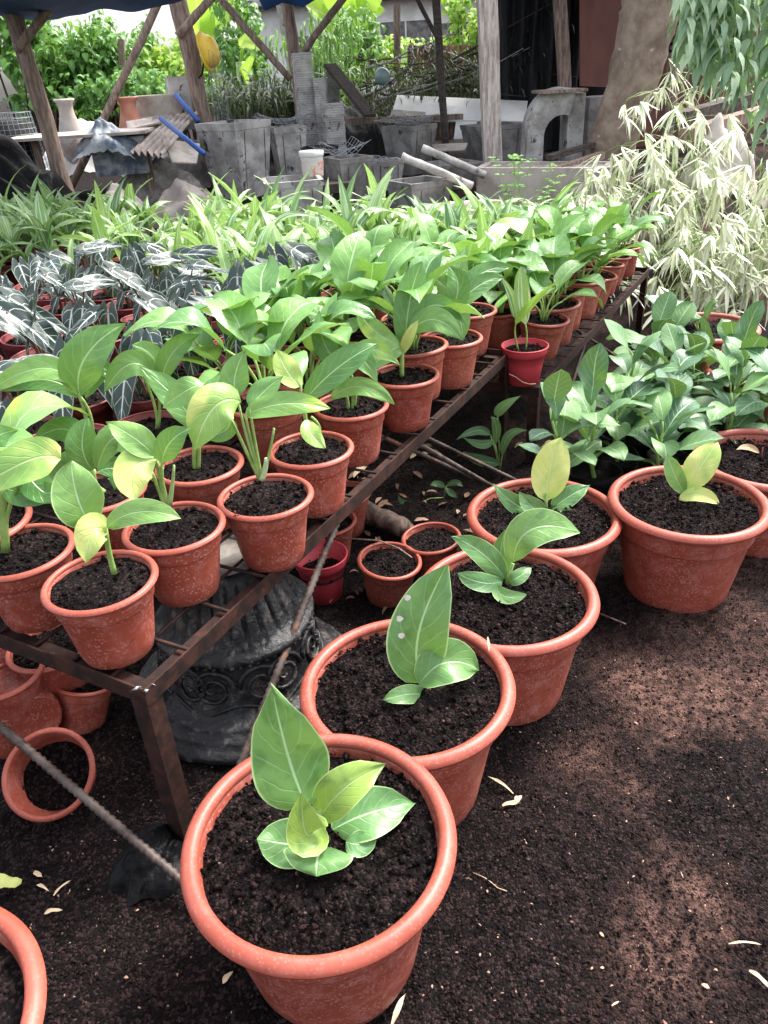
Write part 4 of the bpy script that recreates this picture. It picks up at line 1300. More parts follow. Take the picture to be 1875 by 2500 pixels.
# two wide pots among them
for (x, y, lab, rr_, sd) in ((1530, 712, 'wide brown pot of dark soil among the saplings, grey-green leaves above it', .2, 61), (1640, 800, 'wide brown pot at the edge behind the saplings, red stalk in its soil', .2, 62)):
    c = PZ(x, y, .18)
    rt = empty('plant_pot', (c.x, c.y, -.02), lab, 'plant pot', 'wide pots among the saplings')
    pot_on(rt, pot_meshes(rr_, .22, 'terracotta', 'rim', .06, 'std', n=72, crn=300, seed=sd))
    mb = MB(); st = MB()
    if sd == 61:
        for a_, m_, e_ in (((1440, 650), (1450, 655), (1500, 700)), ((1470, 672), (1490, 655), (1550, 645)), ((1525, 690), (1500, 660), (1480, 645))):
            pass
        b0 = PY(1510, 720, c.y)
        for e_, w_ in (((1450, 660), .06), ((1555, 650), .035), ((1490, 700), .045)):
            e = PY(e_[0], e_[1], c.y - .02); md = (b0 + e) * .5 + Vector((0, 0, .05))
            k = b0 + (md - b0) * .5
            tube(st, [b0, k], .003, 5); leaf(mb, k, md, e, w_, (0, -.4, 1), 'broad', n=8, nw=6, tint=.5)
        mb.build('foliage', M['leaf_ficus'], rt, origin=rt.location); st.build('stem', M['stem'], rt, origin=rt.location)
    else:
        tube(st, [PY(1585, 800, c.y), PY(1590, 785, c.y), PY(1594, 770, c.y)], (.004, .001), 6)
        st.build('stem', M['pink'], rt, origin=rt.location)
# leafy creeper seedlings between bench leg and big pots
def sprig(x, y, z, leaves, label, name='seedling', mat='leaf_ficus'):
    b = PZ(x, y, z)
    rt = empty(name, b, label, 'seedling')
    st = MB(); fo = MB()
    for (sx, sy), (mx, my), (tx, ty), w, tn in leaves:
        s0 = PY(sx, sy, b.y); tube(st, [b, (b + s0) * .5 + Vector((0, 0, .01)), s0], .002, 5)
        leaf(fo, s0, PY(mx, my, b.y - .01), PY(tx, ty, b.y - .02), w, CAM - s0, 'broad', fold=.15, n=8, nw=4, tint=tn)
    st.build('stem', M['stem'], rt, origin=b); fo.build('foliage', M[mat], rt, origin=b)
sprig(1080, 1020, 0, [((1075, 900), (1085, 880), (1125, 855), .035, .8), ((1060, 940), (1030, 930), (985, 950), .03, .3), ((1065, 950), (1040, 960), (1000, 945), .03, .4), ((1085, 985), (1100, 940), (1140, 930), .03, .5), ((1070, 960), (1072, 920), (1060, 900), .03, .7), ((1080, 1000), (1040, 995), (1000, 975), .04, .2)], 'light green leafy seedling growing beside the black bench leg', mat='leaf_ficus')
sprig(960, 1075, 0, [((962, 1052), (945, 1045), (928, 1048), .022, .3), ((965, 1050), (985, 1042), (1000, 1052), .02, .3), ((900, 1090), (872, 1085), (860, 1070), .02, .2), ((965, 1055), (975, 1065), (990, 1075), .02, .25)], 'small grey-green creeper sprig on dark ground behind the thin rebars')

# ------------------------------------------------------------------ variegated bamboo
def bamboo(label, base, tips, nf, seed, spread=.28, wd=1.0, mat='leaf_bamboo'):
    """tips: points the clump's drooping stems reach"""
    rr = random.Random(seed)
    rt = empty('bamboo', base, label, 'bamboo', 'white variegated bamboo clumps')
    st = MB(); fo = MB()
    base = Vector(base)
    for t in tips:
        t = Vector(t)
        b = base + Vector((rr.uniform(-.08, .08), rr.uniform(-.08, .08), 0))
        mid = b.lerp(t, .5) + Vector((0, 0, .22 * (t - b).length + .1))
        P = bez(b, mid, t, 12)
        tube(st, P, (.0045, .0015), 5)
        for k in range(nf):
            i = rr.randint(4, 12)
            o = P[i] + Vector((rr.gauss(0, spread * .45), rr.gauss(0, spread * .4), rr.gauss(-.02, spread * .4)))
            az = rr.uniform(3.4, 6.0) if rr.random() < .65 else rr.uniform(0, 6.28)
            tube(st, [P[i], (P[i] + o) * .5 + Vector((0, 0, .02)), o], .0012, 4)
            for q in range(rr.randint(5, 8)):
                a = az + rr.uniform(-1.0, 1.0); el = rad(rr.uniform(-80, -5))
                L = rr.uniform(.12, .21)
                md = o + dirv(a, el) * L * .5; tp = md + dirv(a, el - rad(rr.uniform(2, 18))) * L * .5
                leaf(fo, o, md, tp, rr.uniform(.013, .024) * wd, Vector((0, 0, 1)) + dirv(a, .3) * .4, 'lance', fold=.25, wave=.04, n=4, nw=2, tint=rr.random(), twist=rr.uniform(-.6, .6))
    st.build('stem', M['stem'], rt, origin=rt.location)
    return fo.build('foliage', M[mat], rt, origin=rt.location)
Yb = 4.0
def tipsat(pts, Y, jy=.25):
    return [PY(x, y, Y + R.uniform(-jy, jy)) for x, y in pts]
gb = lambda x, y, Y: (PY(x, y, Y).x, Y, gz(PY(x, y, Y).x, Y, False))
bamboo('white-leaved bamboo clump in front of the tree trunk, arching over the bench end', gb(1500, 500, 4.9),
       tipsat([(1400, 300), (1440, 270), (1500, 330), (1360, 380), (1420, 420), (1480, 440), (1340, 440), (1390, 500), (1440, 520), (1500, 500), (1350, 330), (1480, 380), (1420, 350), (1410, 460)], 4.5), 7, 1)
bamboo('white-leaved bamboo clump drooping beside the far bench leg, fans hanging lowest', gb(1520, 640, 4.3),
       tipsat([(1400, 580), (1430, 640), (1480, 600), (1450, 560), (1520, 560), (1560, 620), (1420, 690), (1480, 680), (1540, 680), (1370, 610), (1460, 720), (1590, 590), (1340, 640)], 3.9), 7, 2)
bamboo('yellowing variegated bamboo clump at the picture edge below the hanging leaves', gb(1640, 500, 4.4),
       tipsat([(1600, 330), (1640, 370), (1570, 440), (1620, 460), (1660, 520), (1600, 550), (1650, 430), (1580, 510), (1640, 620), (1690, 480), (1620, 680), (1680, 660), (1600, 640), (1700, 380)], 4.1), 6, 3)
bamboo('striped bamboo sprays growing behind the fallen timber, beside the tree trunk', gb(1520, 300, 5.8),
       tipsat([(1440, 190), (1490, 200), (1540, 210), (1580, 170), (1450, 240), (1560, 240), (1620, 260), (1340, 230), (1620, 200)], 5.4), 4, 4)
bamboo('low striped bamboo sprays right behind the round concrete basin', gb(1280, 460, 5.2),
       tipsat([(1270, 420), (1310, 430), (1230, 430), (1330, 400), (1200, 440)], 5.0), 7, 5, .2)

# ------------------------------------------------------------------ hanging strap-leaved plant at the top right
rt = empty('hanging_plant', PY(1640, -260, 2.9), 'grey-green strap-leaved plant hanging down over the bamboo at the top right', 'hanging plant')
fo = MB(); st = MB()
rr = random.Random(3)
o0 = Vector(rt.location)
for i in range(46):
    x0 = rr.uniform(1470, 1720); x0 = max(x0, 1475)
    yb = (60 + (x0 - 1470) * .95) * rr.uniform(.5, 1.15) + 20
    Yd = rr.uniform(2.75, 3.2)
    a_ = PY(x0 + rr.uniform(-20, 20), -180, Yd); e_ = PY(x0, yb, Yd)
    P = bez(a_, (a_ + e_) * .5 + Vector((rr.uniform(-.03, .03), rr.uniform(-.03, .03), 0)), e_, 14)
    tube(st, [o0, (o0 + P[0]) * .5 + Vector((0, 0, .05))] + P, .0016, 4)
    for k in range(2, 15):
        for q in range(2):
            az = rr.uniform(0, 6.28); L = rr.uniform(.06, .12)
            b = P[k]
            md = b + dirv(az, -.7) * L * .5; tp = md + dirv(az, -1.3) * L * .5
            leaf(fo, b, md, tp, rr.uniform(.018, .030), dirv(az, .4), 'lance', fold=.15, n=4, nw=2, tint=rr.random() * (1 if x0 > 1540 else 1.3))
st.build('stem', M['stem'], rt, origin=rt.location); fo.build('foliage', M['leaf_hang'], rt, origin=rt.location)

# ------------------------------------------------------------------ yard: posts, trunk, planters
def post(name, label, x0, y0, x1, y1, Y, w, mat='wood', cat='post', ext=.0, dY=0, round_=True, down=True, k=1.0):
    """(x0,y0) upper end, (x1,y1) lower end as seen at distance Y"""
    a = PY(x0, y0, Y + dY); b = PY(x1, y1, Y)
    d = (a - b).normalized()
    a = a + d * ext
    if down:
        while b.z > gz(b.x, b.y, False) - .02 and b.z > -.1:
            b = b - d * .05
    mb = MB()
    n = 12
    P = [b + (a - b) * (i / n) for i in range(n + 1)]
    for i in range(1, n):
        P[i] = P[i] + Vector((mn.noise(Vector((i * .5, Y, x0))) * w * (.25 if round_ else .06), 0, 0))
    tube(mb, P, [w * (1 + (k - 1) * i / n) for i in range(n + 1)], 10 if round_ else 4, wob=.22 if round_ else .05, rnd=x0)
    o = mb.build(name, M[mat], None, smooth=round_)
    return tag(o, label, cat)
px2m = lambda px, Y: px * K / F * Y * .93
post('wooden_post', 'leaning rough wooden post beside the black plastic heap, brace nailed near its top', 28, 30, 148, 430, 6.0, px2m(17, 6), ext=.5)
post('wooden_brace', 'short brace nailed across the top of the post by the black heap', 98, 30, 36, 108, 5.9, px2m(9, 6), 'wood', 'wooden brace', down=False, ext=.15)
post('wooden_pole', 'long slanting bare pole leaning between two posts above the urns', 345, 0, 225, 255, 7.2, px2m(8, 7), 'wood', 'pole', ext=.8)
post('wooden_post', 'thick dark post behind the tallest concrete planter, yellow hard hat hung on it', 385, 0, 448, 290, 7.6, px2m(17, 7.6), ext=.6)
post('wooden_brace', 'short brace across the post that carries the yellow hard hat', 452, 0, 384, 78, 7.5, px2m(8, 7.5), 'wood', 'wooden brace', down=False, ext=.3)
post('wooden_brace', 'long slanting brace running down to the tall stack of grey slabs', 478, 0, 628, 172, 8.2, px2m(7, 8), 'wood', 'wooden brace', down=False, ext=.3)
post('wooden_post', 'brown post standing behind the tall stack of grey slabs', 620, 0, 645, 200, 8.8, px2m(12, 8.8), 'wood', ext=.6)
post('wooden_brace', 'brace rising from the tall grey stack towards the top', 738, 0, 655, 112, 8.7, px2m(7, 8.7), 'wood', 'wooden brace', down=False, ext=.3)
post('wooden_pole', 'thin dark straight pole among the dead branches', 942, 0, 962, 312, 8.2, px2m(8, 8), 'wood_dark', 'pole', ext=.6)
post('wooden_pole', 'thin dark branch crossing to the thin pole near the top', 902, 0, 950, 92, 8.6, px2m(4.5, 8), 'wood_dark', 'pole', down=False, ext=.5)
post('wooden_post', 'pale peeling squared post, whitest of all, behind the long trough', 1052, 0, 1063, 332, 7.0, px2m(26, 7), 'wood_pale', ext=.6, round_=False)
post('wooden_post', 'brown mottled post between the black netting and the red-brown sheet', 1209, 0, 1221, 200, 8.4, px2m(16, 8.4), 'wood', ext=.6, round_=False)
post('wooden_post', 'narrow post directly behind the tree trunk with dark rope wound on it', 1466, 0, 1440, 300, 8.0, px2m(13, 8), 'wood', ext=.6)
# hard hat
c = PY(446, 112, 7.45)
mb = MB(); Mx = Matrix.Rotation(rad(78), 3, 'Y') @ Matrix.Rotation(rad(15), 3, 'X')
lathe(mb, [(.10, 0), (.098, .03), (.088, .06), (.068, .085), (.04, .098), (0, .102)], 24, M=Mx, fn=lambda r, z, a: r * (1 + .25 * abs(math.cos(a))))
rt = empty('hard_hat', c, 'yellow hard hat hanging from the thick dark post', 'hard hat')
mb.build('shell', M['helmet'], rt)
mb = MB(); lathe(mb, [(.10, -.004), (.122, -.004), (.122, .002), (.10, .002)], 24, M=Mx, fn=lambda r, z, a: r * (1 + .25 * abs(math.cos(a)))); mb.build('brim', M['helmet'], rt)
mb = MB(); tube(mb, [PY(432, 90, 7.5) - c, PY(440, 130, 7.42) - c, PY(437, 160, 7.42) - c, PY(430, 168, 7.5) - c], .008, 6); mb.build('strap', M['black_plastic'], rt)

# tree trunk
rt = empty('tree', PY(1335, 425, 6.6), 'thick grey-brown tree trunk leaning up beside the white bamboo', 'tree')
rt.location.z = gz(rt.location.x, 6.6)
mb = MB()
P = [PY(x, y, 6.6) for x, y in ((1298, 500), (1302, 430), (1310, 380), (1324, 300), (1362, 190), (1384, 110), (1398, 50), (1411, 0), (1430, -90), (1450, -200), (1475, -330))]
rads = [px2m(v, 6.6) for v in (62, 56, 52, 50, 50, 53, 55, 57, 52, 48, 44)]
P2 = []; r2_ = []
for i in range(len(P) - 1):
    for k in range(4):
        P2.append(P[i].lerp(P[i + 1], k / 4)); r2_.append(rads[i] + (rads[i + 1] - rads[i]) * k / 4)
P2.append(P[-1]); r2_.append(rads[-1])
tube(mb, P2, r2_, 28, wob=.13, rnd=2)
trunk = mb.build('trunk', M['bark'], rt, origin=rt.location)

def planter(label, xl, xr, yt, yb, Y, mat='concrete', rz=.5, name='concrete_planter', cat='planter', taper=.72, aspect=1.0):
    """square tapered cement planter, open top with a raised lip"""
    xm = (xl + xr) / 2
    top = PY(xm, yt, Y)
    w = (PY(xr, yt, Y) - PY(xl, yt, Y)).length / (abs(math.cos(rz)) + abs(math.sin(rz)) * aspect)
    zb = gz(top.x, Y, False) - .01
    H = top.z - zb
    rt = empty(name, (top.x, Y, zb), label, cat, 'square cement planters in the yard', rz)
    mb = MB()
    hw, hd = w / 2, w * aspect / 2
    tk = w * .045
    def ring(kx, z, inset=0):
        return [(sx * (hw * kx - inset), sy * (hd * kx - inset), z) for sx, sy in ((-1, -1), (1, -1), (1, 1), (-1, 1))]
    R_ = [ring(taper, 0), ring(1 - .02, H * .9), ring(1.0, H * .905), ring(1.02, H), ring(1.02, H, tk * 1.6), ring(.97, H * .85, tk * 1.4), ring(taper, H * .1, tk)]
    vs = [p for r in R_ for p in r]; fs = [(3, 2, 1, 0)]
    for i in range(len(R_) - 1):
        for j in range(4):
            k = (j + 1) % 4; fs.append((i * 4 + j, i * 4 + k, (i + 1) * 4 + k, (i + 1) * 4 + j))
    n = (len(R_) - 1) * 4; fs.append((n, n + 1, n + 2, n + 3))
    mb.add(vs, fs, .5)
    mb.build('tub', M[mat], rt, smooth=False)
    mb = MB()
    for s in (-1, 1):
        for q in (-.25, .3):
            beam(mb, (s * 0 + q * w, -hd * taper - .001, 0), (q * w, -hd * .985 - .001, H * .88), .006, .002)
    mb.build('seam', M['concrete_dark'], rt, smooth=False)
    return rt, top, w, H
pA = planter('tallest square cement planter in the yard, dark inside, beside the thick post', 423, 583, 262, 370, 6.9, 'concrete', .95)
pB = planter('grey cement planter with wire mesh on top, between the tallest planter and the grey stack', 575, 662, 272, 350, 7.2, 'concrete', .3)
pC = planter('dark cement planter in front of the white sheets, near the thin pole', 822, 944, 270, 340, 7.6, 'concrete_dark', .8)
pD = planter('square cement planter with a curled mesh sheet on its rim, next to the white bucket', 696, 806, 338, 400, 6.2, 'concrete_dark', .5)
pE = planter('low dark planter just beyond the narrow leaves, in front of the two poles', 835, 975, 388, 420, 5.7, 'concrete_dark', .5)
pF = planter('dark planter behind the white peeling post', 998, 1135, 268, 340, 7.9, 'concrete_dark', .35)
pG = planter('dark square planter lying behind the two slanting poles', 905, 1040, 350, 400, 6.6, 'concrete_dark', .4)
pH = planter('small cement planter with mesh between the bucket and the slanting poles', 790, 872, 345, 400, 6.7, 'concrete', .2)
pI = planter('flat wide cement tray below the white bucket', 560, 700, 385, 410, 5.8, 'concrete', .15)

def mesh_sheet(label, c, sx, sy, rz, bendz, cell=.035, tilt=0):
    rt = empty('wire_mesh', c, label, 'wire mesh', None, rz)
    mb = MB()
    nx_, ny_ = int(sx / cell), int(sy / cell)
    f = lambda u, v: Vector(((u - .5) * sx, (v - .5) * sy, bendz * ((u - .5) ** 2 * 4) + tilt * (v - .5) + .02 * math.sin(u * 9 + v * 5)))
    for i in range(nx_ + 1):
        tube(mb, [f(i / nx_, k / 6) for k in range(7)], .0018, 3, caps=False)
    for j in range(ny_ + 1):
        tube(mb, [f(k / 6, j / ny_) for k in range(7)], .0018, 3, caps=False)
    o = mb.build('mesh_wires', M['wire'], rt)
mesh_sheet('bent wire mesh laid on the cement planter beside the grey stack', PY(612, 262, 7.2), .45, .4, .3, .06)
mesh_sheet('curled wire mesh on the rim of the planter by the bucket', PY(735, 330, 6.2), .36, .3, .5, .07)
mesh_sheet('wire mesh draped on the small planter beside the curled one', PY(815, 342, 6.7), .34, .3, .2, -.05)
mesh_sheet('wire mesh over the dark planter in front of the white sheets', PY(880, 262, 7.6), .45, .4, .8, .04)
mesh_sheet('upright mesh offcut leaning on the thick post, bristly edge', PY(478, 215, 7.3), .12, .6, .2, .05, .03, tilt=-.6)

# stacks of thin slabs
def slab_stack(label, xl, xr, yt, Y, dep=.25, rz=.25, mat='concrete', t=.018):
    a = PY(xl, yt, Y); b = PY(xr, yt, Y); c = (a + b) / 2
    w = (b - a).length / (math.cos(rz) + math.sin(rz) * .8)
    zb = gz(c.x, Y, False) - .01
    H = c.z - zb
    rt = empty('slab_stack', (c.x, Y, zb), label, 'stack of slabs', 'stacks of thin grey slabs', rz)
    n = int(H / t)
    mb = MB()
    for i in range(n):
        box(mb, (R.uniform(-.004, .004), R.uniform(-.004, .004), t * (i + .5)), (w, w * .8, t * .86), rz=R.uniform(-.02, .02), tint=.5 + R.uniform(-.06, .06))
    mb.build('slabs', M[mat], rt, smooth=False)
slab_stack('tallest stack of thin grey slabs, right under the brown post', 628, 674, 112, 7.9)
slab_stack('middle-height stack of thin grey slabs leaning on the tallest one', 672, 702, 165, 7.85)
slab_stack('shortest stack of thin grey slabs, beside the middle-height one', 692, 742, 222, 7.6)
slab_stack('low dark stack of slabs behind the stepped grey stacks', 700, 730, 150, 8.6, mat='concrete_dark')

# bucket
c = PY(672, 326, 6.0); zb = gz(c.x, 6.0, False); 
bw = px2m(25, 6.0)
rt = empty('bucket', (c.x, 6.0, c.z - .2), 'white paint bucket with a worn printed band, standing on the flat cement tray', 'bucket')
mb = MB(); lathe(mb, [(0, 0), (bw * .8, 0), (bw * .98, .19), (bw, .2), (bw * .95, .2), (bw * .93, .18), (0, .17)], 28); mb.build('body', M['white'], rt)
mb = MB(); lathe(mb, [(bw * .86, .04), (bw * .955, .135)], 28, fn=lambda r, z, a: r + .0015); mb.build('printed_band', M['label_print'], rt)
mb = MB(); lathe(mb, [(bw * 1.0, .165), (bw * 1.05, .168), (bw * 1.05, .2), (bw * .98, .203), (bw * .96, .17)], 28); mb.build('rim', M['white'], rt)
# its perch
mb = MB(); box(mb, (c.x + .02, 6.03, c.z - .2 - .04), (.5, .35, .06), .15); 
tag(mb.build('timber_block', M['wood_dark'], smooth=False), 'dark timber block under the white paint bucket', 'timber')
c = PY(690, 316, 6.5)
mb = MB(); lathe(mb, [(0, -.06), (.13, -.06), (.15, 0), (.14, 0), (.12, -.045), (0, -.045)], 24, loc=c); 
tag(mb.build('plastic_basin', M['black_plastic']), 'black round plastic basin behind the white bucket', 'basin')

# curved cement elbow
rt = empty('cement_elbow', PY(1180, 320, 6.9), 'grey arched cement elbow piece with a flat board laid on top', 'cement elbow')
mb = MB()
prof_ = []
c0 = PY(1205, 285, 6.9)
for i in range(13):
    a = math.pi * (1 - .62 * i / 12) - .0
    prof_.append((c0 + Vector((math.cos(a) * .27, 0, math.sin(a) * .30 + .02)), c0 + Vector((math.cos(a) * .14, 0, math.sin(a) * .15 - .02))))
prof_.insert(0, (c0 + Vector((-.28, 0, -.30)), c0 + Vector((-.14, 0, -.30))))
vs = []
for o_, i_ in prof_:
    for dy in (-.13, .13):
        vs.append(o_ + Vector((0, dy, 0))); vs.append(i_ + Vector((0, dy, 0)))
fs = []
for i in range(len(prof_) - 1):
    a = i * 4; b = a + 4
    fs += [(a, a + 1, b + 1, b), (a + 2, b + 2, b + 3, a + 3), (a, b, b + 2, a + 2), (a + 1, a + 3, b + 3, b + 1)]
a = (len(prof_) - 1) * 4; fs += [(0, 2, 3, 1), (a, a + 1, a + 3, a + 2)]
mb.add(vs, fs, .5); mb.build('arch', M['concrete'], rt, smooth=False, origin=rt.location)
mb = MB(); q = PY(1245, 200, 6.95); box(mb, (q.x - .02, 6.95, q.z - .32), (.13, .26, .64)); mb.build('riser', M['concrete'], rt, smooth=False, origin=rt.location)
mb = MB(); q = PY(1208, 196, 6.85); box(mb, q, (.36, .3, .02), .1); tag(mb.build('board', M['wood'], smooth=False), 'flat board resting on the arched cement elbow', 'board')
mb = MB(); q = PY(1290, 215, 7.2); box(mb, (q.x, q.y, q.z - .25), (.3, .25, .55), .3); tag(mb.build('cement_block', M['concrete_dark'], smooth=False), 'dark upright cement block between the elbow and the tree trunk', 'cement block')

# long trough
a = PY(1035, 362, 6.1); b = PY(1310, 362, 5.8)
rt = empty('cement_trough', (a + b) / 2, 'long pale cement trough across the yard, between the peeling post and the tree trunk', 'trough')
d = (b - a).normalized(); nrm = Vector((-d.y, d.x, 0))
mb = MB(); Hh = .33
for off, tk_, l0, l1 in ((0, .05, 0, 1), (.36, .05, 0, 1)):
    beam(mb, a + nrm * off + Vector((0, 0, -Hh / 2)), b + nrm * off + Vector((0, 0, -Hh / 2)), tk_, Hh)
for p in (a, b):
    beam(mb, p + nrm * .027 - Vector((0, 0, Hh / 2)), p + nrm * .333 - Vector((0, 0, Hh / 2)), .05, Hh - .004)
beam(mb, a + nrm * .18 - Vector((0, 0, .07)), b + nrm * .18 - Vector((0, 0, .07)), .3, .06)
mb.build('trough_body', M['concrete_pale'], rt, smooth=False, origin=rt.location)
mb = MB(); beam(mb, a + nrm * .18 - Vector((0, 0, .03)) + d * .03, b + nrm * .18 - Vector((0, 0, .03)) - d * .03, .3, .03)
mb.build('fill', M['bare'], rt, smooth=False, origin=rt.location)
# two slanting cement pipes
post('cement_pipe', 'lower of two slanting grey pipes beyond the narrow leaves', 868, 338, 1020, 402, 5.6, px2m(8.5, 5.6), 'concrete', 'pipe', down=False)
post('cement_pipe', 'upper slanting grey pipe reaching the long trough', 912, 320, 1048, 378, 6.0, px2m(8, 6), 'concrete', 'pipe', down=False)
# planks
def plank(label, x0, y0, x1, y1, Y0, Y1, w, h, mat='wood'):
    mb = MB(); beam(mb, PY(x0, y0, Y0), PY(x1, y1, Y1), w, h)
    return tag(mb.build('timber_plank', M[mat], smooth=False), label, 'plank', 'loose timber in the yard')
plank('dark plank resting on the trough, lowest of the pile by the trunk', 1190, 372, 1300, 335, 6.0, 6.4, .06, .05)
plank('dark plank laid over the lower one beside the trunk', 1185, 340, 1310, 305, 6.3, 6.6, .07, .035, 'wood_dark')
plank('long dark beam behind the bamboo, upper of the fallen pair', 1470, 262, 1610, 222, 5.0, 5.4, .10, .10, 'wood_dark')
plank('long brown beam behind the bamboo, lower of the fallen pair', 1480, 290, 1650, 240, 4.9, 5.3, .09, .06, 'wood')
plank('horizontal weathered rail behind the dark planters', 745, 262, 1000, 252, 8.3, 8.3, .05, .05, 'wood')
plank('slanting wide plank leaning behind the stepped grey stacks', 712, 140, 800, 250, 8.4, 8.1, .16, .03, 'wood_dark')
plank('short plank under the corrugated sheet by the grey urn', 290, 262, 380, 250, 7.5, 7.5, .12, .03)
# basin ring
c = PY(1025, 440, 5.1)
mb = MB(); lathe(mb, [(.40, -.45), (.43, -.02), (.455, 0), (.44, .02), (.41, .015), (.40, -.02), (.37, -.2), (0, -.22)], 64, loc=(c.x, 5.1, .36))
tag(mb.build('round_basin', M['concrete_pale']), 'round pale cement basin, curved rim showing behind the narrow leaves', 'basin')
# twiggy rose bush
q = PY(1120, 440, 5.3); 
rt = empty('twiggy_shrub', (q.x, 5.3, gz(q.x, 5.3)), 'thin twiggy shrub with tiny round leaves in front of the long trough', 'shrub')
st = MB(); fo = MB(); rr = random.Random(8)
for i in range(16):
    e_ = PY(rr.uniform(1060, 1215), rr.uniform(335, 440), 5.3 + rr.uniform(-.15, .15)); b0 = Vector(rt.location)
    P = bez(b0, b0.lerp(e_, .6) + Vector((0, 0, .08)), e_, 8); tube(st, P, (.003, .001), 5)
    for k in range(3, 9):
        for q_ in range(3):
            a_ = rr.uniform(0, 6.28); b_ = P[k] + dirv(a_, .3) * .02; leaf(fo, P[k], b_, P[k] + dirv(a_, .1) * .04, .02, (0, -.3, 1), 'oval', n=3, nw=2, tint=rr.random())
st.build('stem', M['stem'], rt, origin=rt.location); fo.build('foliage', M['leaf_vine'], rt, origin=rt.location)

# urns
def urn(label, x, y, Y, s, mat, hgt):
    c = PY(x, y, Y)
    mb = MB()
    lathe(mb, [(0, -hgt), (s * 1.1, -hgt), (s * 1.55, -hgt * .72), (s * 1.5, -hgt * .5), (s * .85, -hgt * .2), (s * .78, -hgt * .1), (s * .9, -.02), (s * 1.15, 0), (s * 1.12, .012), (s * .8, .0), (s * .7, -.08), (0, -.1)], 32, loc=c)
    tag(mb.build('urn', M[mat]), label, 'urn', 'urns in the yard')
urn('orange clay urn with a wide lip beside the foot of the slanting pole', 273, 213, 7.3, px2m(20, 7.6), 'clay', .55)
urn('cream urn with a narrow neck, right by the leaning post', 138, 217, 7.4, px2m(18, 7.4), 'concrete_pale', .55)
# round tubs, sheets, debris at the left
c = PY(338, 205, 7.6)
mb = MB(); lathe(mb, [(0, -.35), (.17, -.35), (.20, -.02), (.21, 0), (.19, 0), (.18, -.05), (0, -.06)], 40, loc=c)
tag(mb.build('round_planter', M['concrete_pale']), 'pale round cement planter behind the corrugated sheet', 'planter')
mb = MB(); q = PY(338, 258, 7.55); box(mb, q, (.5, .35, .06), .1); tag(mb.build('cement_slab', M['concrete_pale'], smooth=False), 'pale cement slab below the round planter', 'slab')
mb = MB(); q = PY(395, 195, 7.9); box(mb, (q.x, q.y, q.z - .1), (.26, .24, .42), .3); tag(mb.build('grey_box', M['concrete'], smooth=False), 'grey square box standing beside the thick dark post', 'box')
def panel(name, label, cat, corners, th, mat, group=None):
    A, B, C_, D = map(Vector, corners)
    n = (B - A).cross(D - A).normalized() * th
    vs = [A, B, C_, D, A + n, B + n, C_ + n, D + n]
    mb = MB(); mb.add(vs, [(0, 1, 2, 3), (7, 6, 5, 4), (0, 4, 5, 1), (1, 5, 6, 2), (2, 6, 7, 3), (3, 7, 4, 0)], .5)
    return tag(mb.build(name, M[mat], smooth=False), label, cat, group)
def corrugated(name, label, A, B, C_, D, waves, amp, mat, cat):
    """A,B upper edge; D,C lower edge; waves run across AB"""
    A, B, C_, D = map(Vector, (A, B, C_, D))
    nrm = (B - A).cross(D - A).normalized()
    n = waves * 8; vs = []
    for s in (0, 1):
        for i in range(n + 1):
            for t in (0, .33, .66, 1):
                p = A.lerp(B, i / n).lerp(D.lerp(C_, i / n), t) + nrm * (amp * math.sin(i / n * waves * 2 * math.pi) - s * .005 + .01 * mn.noise(Vector((i * .1, t * 3, A.x))))
                vs.append(p)
    fs = []
    N_ = (n + 1) * 4
    for s in (0, 1):
        for i in range(n):
            for t in range(3):
                a = s * N_ + i * 4 + t
                q = (a, a + 4, a + 5, a + 1)
                fs.append(q if s else q[::-1])
    for i in range(n):
        for t in (0, 3):
            a = i * 4 + t; fs.append((a, a + 4, a + 4 + N_, a + N_))
    for i in (0, n):
        for t in range(3):
            a = i * 4 + t; fs.append((a, a + 1, a + 1 + N_, a + N_))
    mb = MB(); mb.add(vs, fs, .5)
    return tag(mb.build(name, M[mat]), label, cat)
corrugated('corrugated_sheet', 'corrugated cement sheet lying aslant on the rubble, in front of the tallest planter', PY(365, 255, 7.3), PY(428, 245, 7.3), PY(352, 338, 6.2), PY(282, 328, 6.2), 5, .018, 'asbestos', 'corrugated sheet')
mb = MB(); tube(mb, [PY(347, 256, 6.5), PY(441, 332, 6.1)], .018, 10); tag(mb.build('blue_pipe', M['blue']), 'blue pipe lying across the corrugated sheet', 'pipe')
mb = MB(); tube(mb, [PY(380, 205, 7.2), PY(428, 262, 7.0)], .02, 10); tag(mb.build('blue_pipe', M['blue']), 'blue pipe in front of the grey square box', 'pipe')
# blue barrel/drum top with rag and white table
c = PY(190, 292, 6.7)
rt = empty('work_table', (c.x, 6.7, gz(c.x, 6.7, False)), 'pale thin board on blue boxes used as a table beside the leaning post', 'table')
mb = MB(); box(mb, (c.x - .04, 6.7, c.z + .01), (1.05, .6, .02), .08); mb.build('table_top', M['concrete_pale'], rt, smooth=False, origin=rt.location)
mb = MB(); box(mb, (c.x + .22, 6.72, c.z - .15), (.4, .4, .26), .2); mb.build('side', M['blue_worn'], rt, smooth=False, origin=rt.location)
for sx in (-.42, .42):
    mb = MB(); box(mb, (c.x + sx, 6.7, (c.z + rt.location.z) / 2 - .02), (.05, .05, c.z - rt.location.z), .08); mb.build('leg', M['wood'], rt, smooth=False, origin=rt.location)
q = PY(230, 290, 6.55); rag('blue_cover', 'crumpled blue and white plastic cover at the foot of the slanting pole', 'plastic cover', (q.x, q.y, q.z - .1), .24, .2, .17, 'blue_worn', 6)
q = PY(60, 470, 5.2); rag('black_plastic_heap', 'big heap under black plastic sheet at the left edge of the yard', 'covered heap', (PY(20, 400, 5.6).x - .15, 5.7, .2), .75, .7, .62, 'black_plastic', 11, 60)
